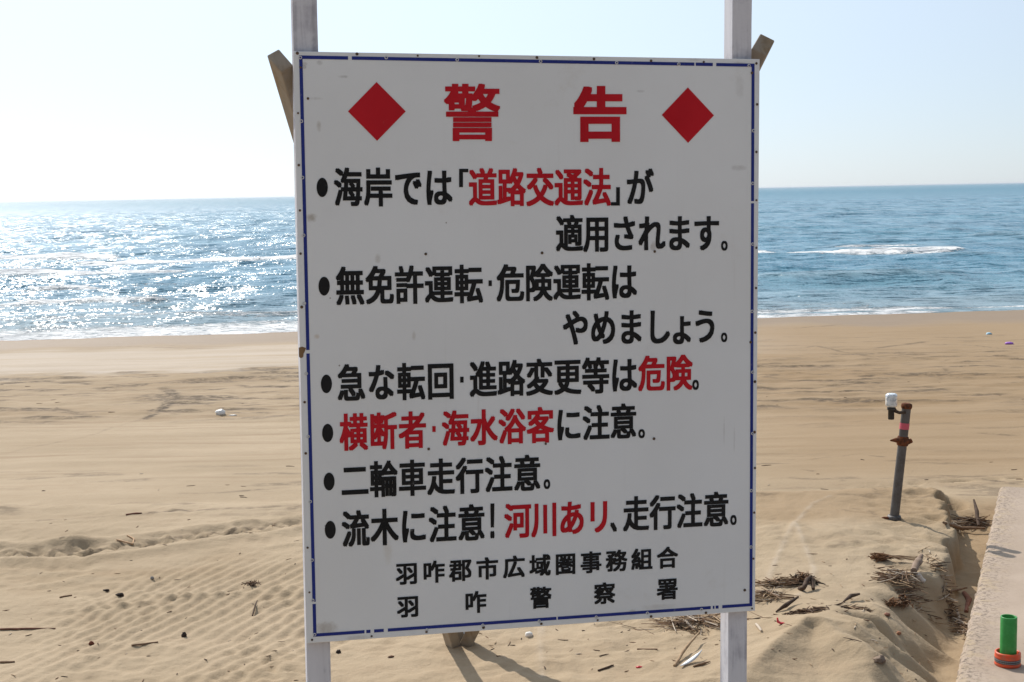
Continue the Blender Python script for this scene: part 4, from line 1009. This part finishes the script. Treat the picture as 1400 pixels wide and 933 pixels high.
def tuft(name, px, py, sx, sy, sz, mats, label, cat, n=110, seed=1):
    rr = random.Random(seed); p = G(px, py); mb = MB()
    for k in range(n):
        a, b = rr.gauss(0, .5), rr.gauss(0, .5); h = max(0.05, 1 - 0.6*(a*a + b*b))
        q = Vector((a*sx, b*sy, sz*h*rr.uniform(.1, 1)))
        twig(mb, q, rr.uniform(0, 3.14), rr.uniform(.35, .9)*max(sx, sy), rr.uniform(.0016, .0042), rr.gauss(0, .45), rr.uniform(-.8, .8), rr.randrange(len(mats)), 4)
    o = mb.build(name, mats); o.location = p
    return tag(o, label, cat)
tuft('weed_clump', 1098, 797, .07, .05, .06, [M_WEED, TB, M_DARK], 'rusty brown weed knot at the end of the straw heap', 'weed', 150, 9)
tuft('weed_clump', 1224, 828, .075, .03, .03, [M_WEED, TB], 'flat rusty brown weed clump below the matted twig heap', 'weed', 120, 10)
tuft('weed_clump', 1234, 824, .03, .028, .045, [M_WEED, TD], 'small round brown weed ball beside the flat weed clump', 'weed', 90, 11)
tuft('weed_clump', 343, 799, .045, .02, .012, [TD, TB], 'small spiky dark weed patch left of the sign board', 'weed', 60, 19)
def reed_bundle():
    rr = random.Random(31); p = G(1205, 766); mb = MB()
    for k in range(22):
        a = rr.gauss(-0.14, .16); l = rr.uniform(.10, .24)
        mb.m = 1 if rr.random() < .6 else 0
        mb.tube([(0.005, rr.gauss(0, .010), .012 + rr.uniform(0, .012)), (l*.5, l*.5*a + rr.gauss(0, .008), .016 + rr.uniform(0, .01)), (l, l*a*1.6, rr.uniform(.004, .02))], [.003, .0026, .0012], 5)
    o = empty('reed_bundle', p, 'bundle of dry reeds with a brown bound root end on the smooth bank', 'reed bundle')
    mb.build('stems', [TB, TS], o)
    m2 = MB()
    for k in range(120):
        twig(m2, Vector((rr.gauss(-.005, .020), rr.gauss(0, .012), .018 + rr.gauss(0, .009))), rr.gauss(0, .5), rr.uniform(.03, .075), rr.uniform(.002, .005), rr.gauss(0, .3), rr.uniform(-.6, .6), 0, 4)
    m2.build('root_knot', M_WEED, o)
reed_bundle()

# ------------------------------------------------------------------ sea air: one thin box of pale haze
def haze():
    mb = MB(); mb.box((-34000, -70, -24.0), (34000, 33000, 3.9)); m = bpy.data.materials.new('sea haze'); m.use_nodes = True
    nt = m.node_tree; nt.nodes.remove(nt.nodes['Principled BSDF']); v = nt.nodes.new('ShaderNodeVolumePrincipled')
    v.inputs['Color'].default_value = (0.93, 0.96, 1.0, 1); v.inputs['Density'].default_value = 1.2e-4; v.inputs['Anisotropy'].default_value = 0.6
    nt.links.new(v.outputs[0], nt.nodes['Material Output'].inputs['Volume'])
    tag(mb.build('haze', m), kind='stuff')
haze()
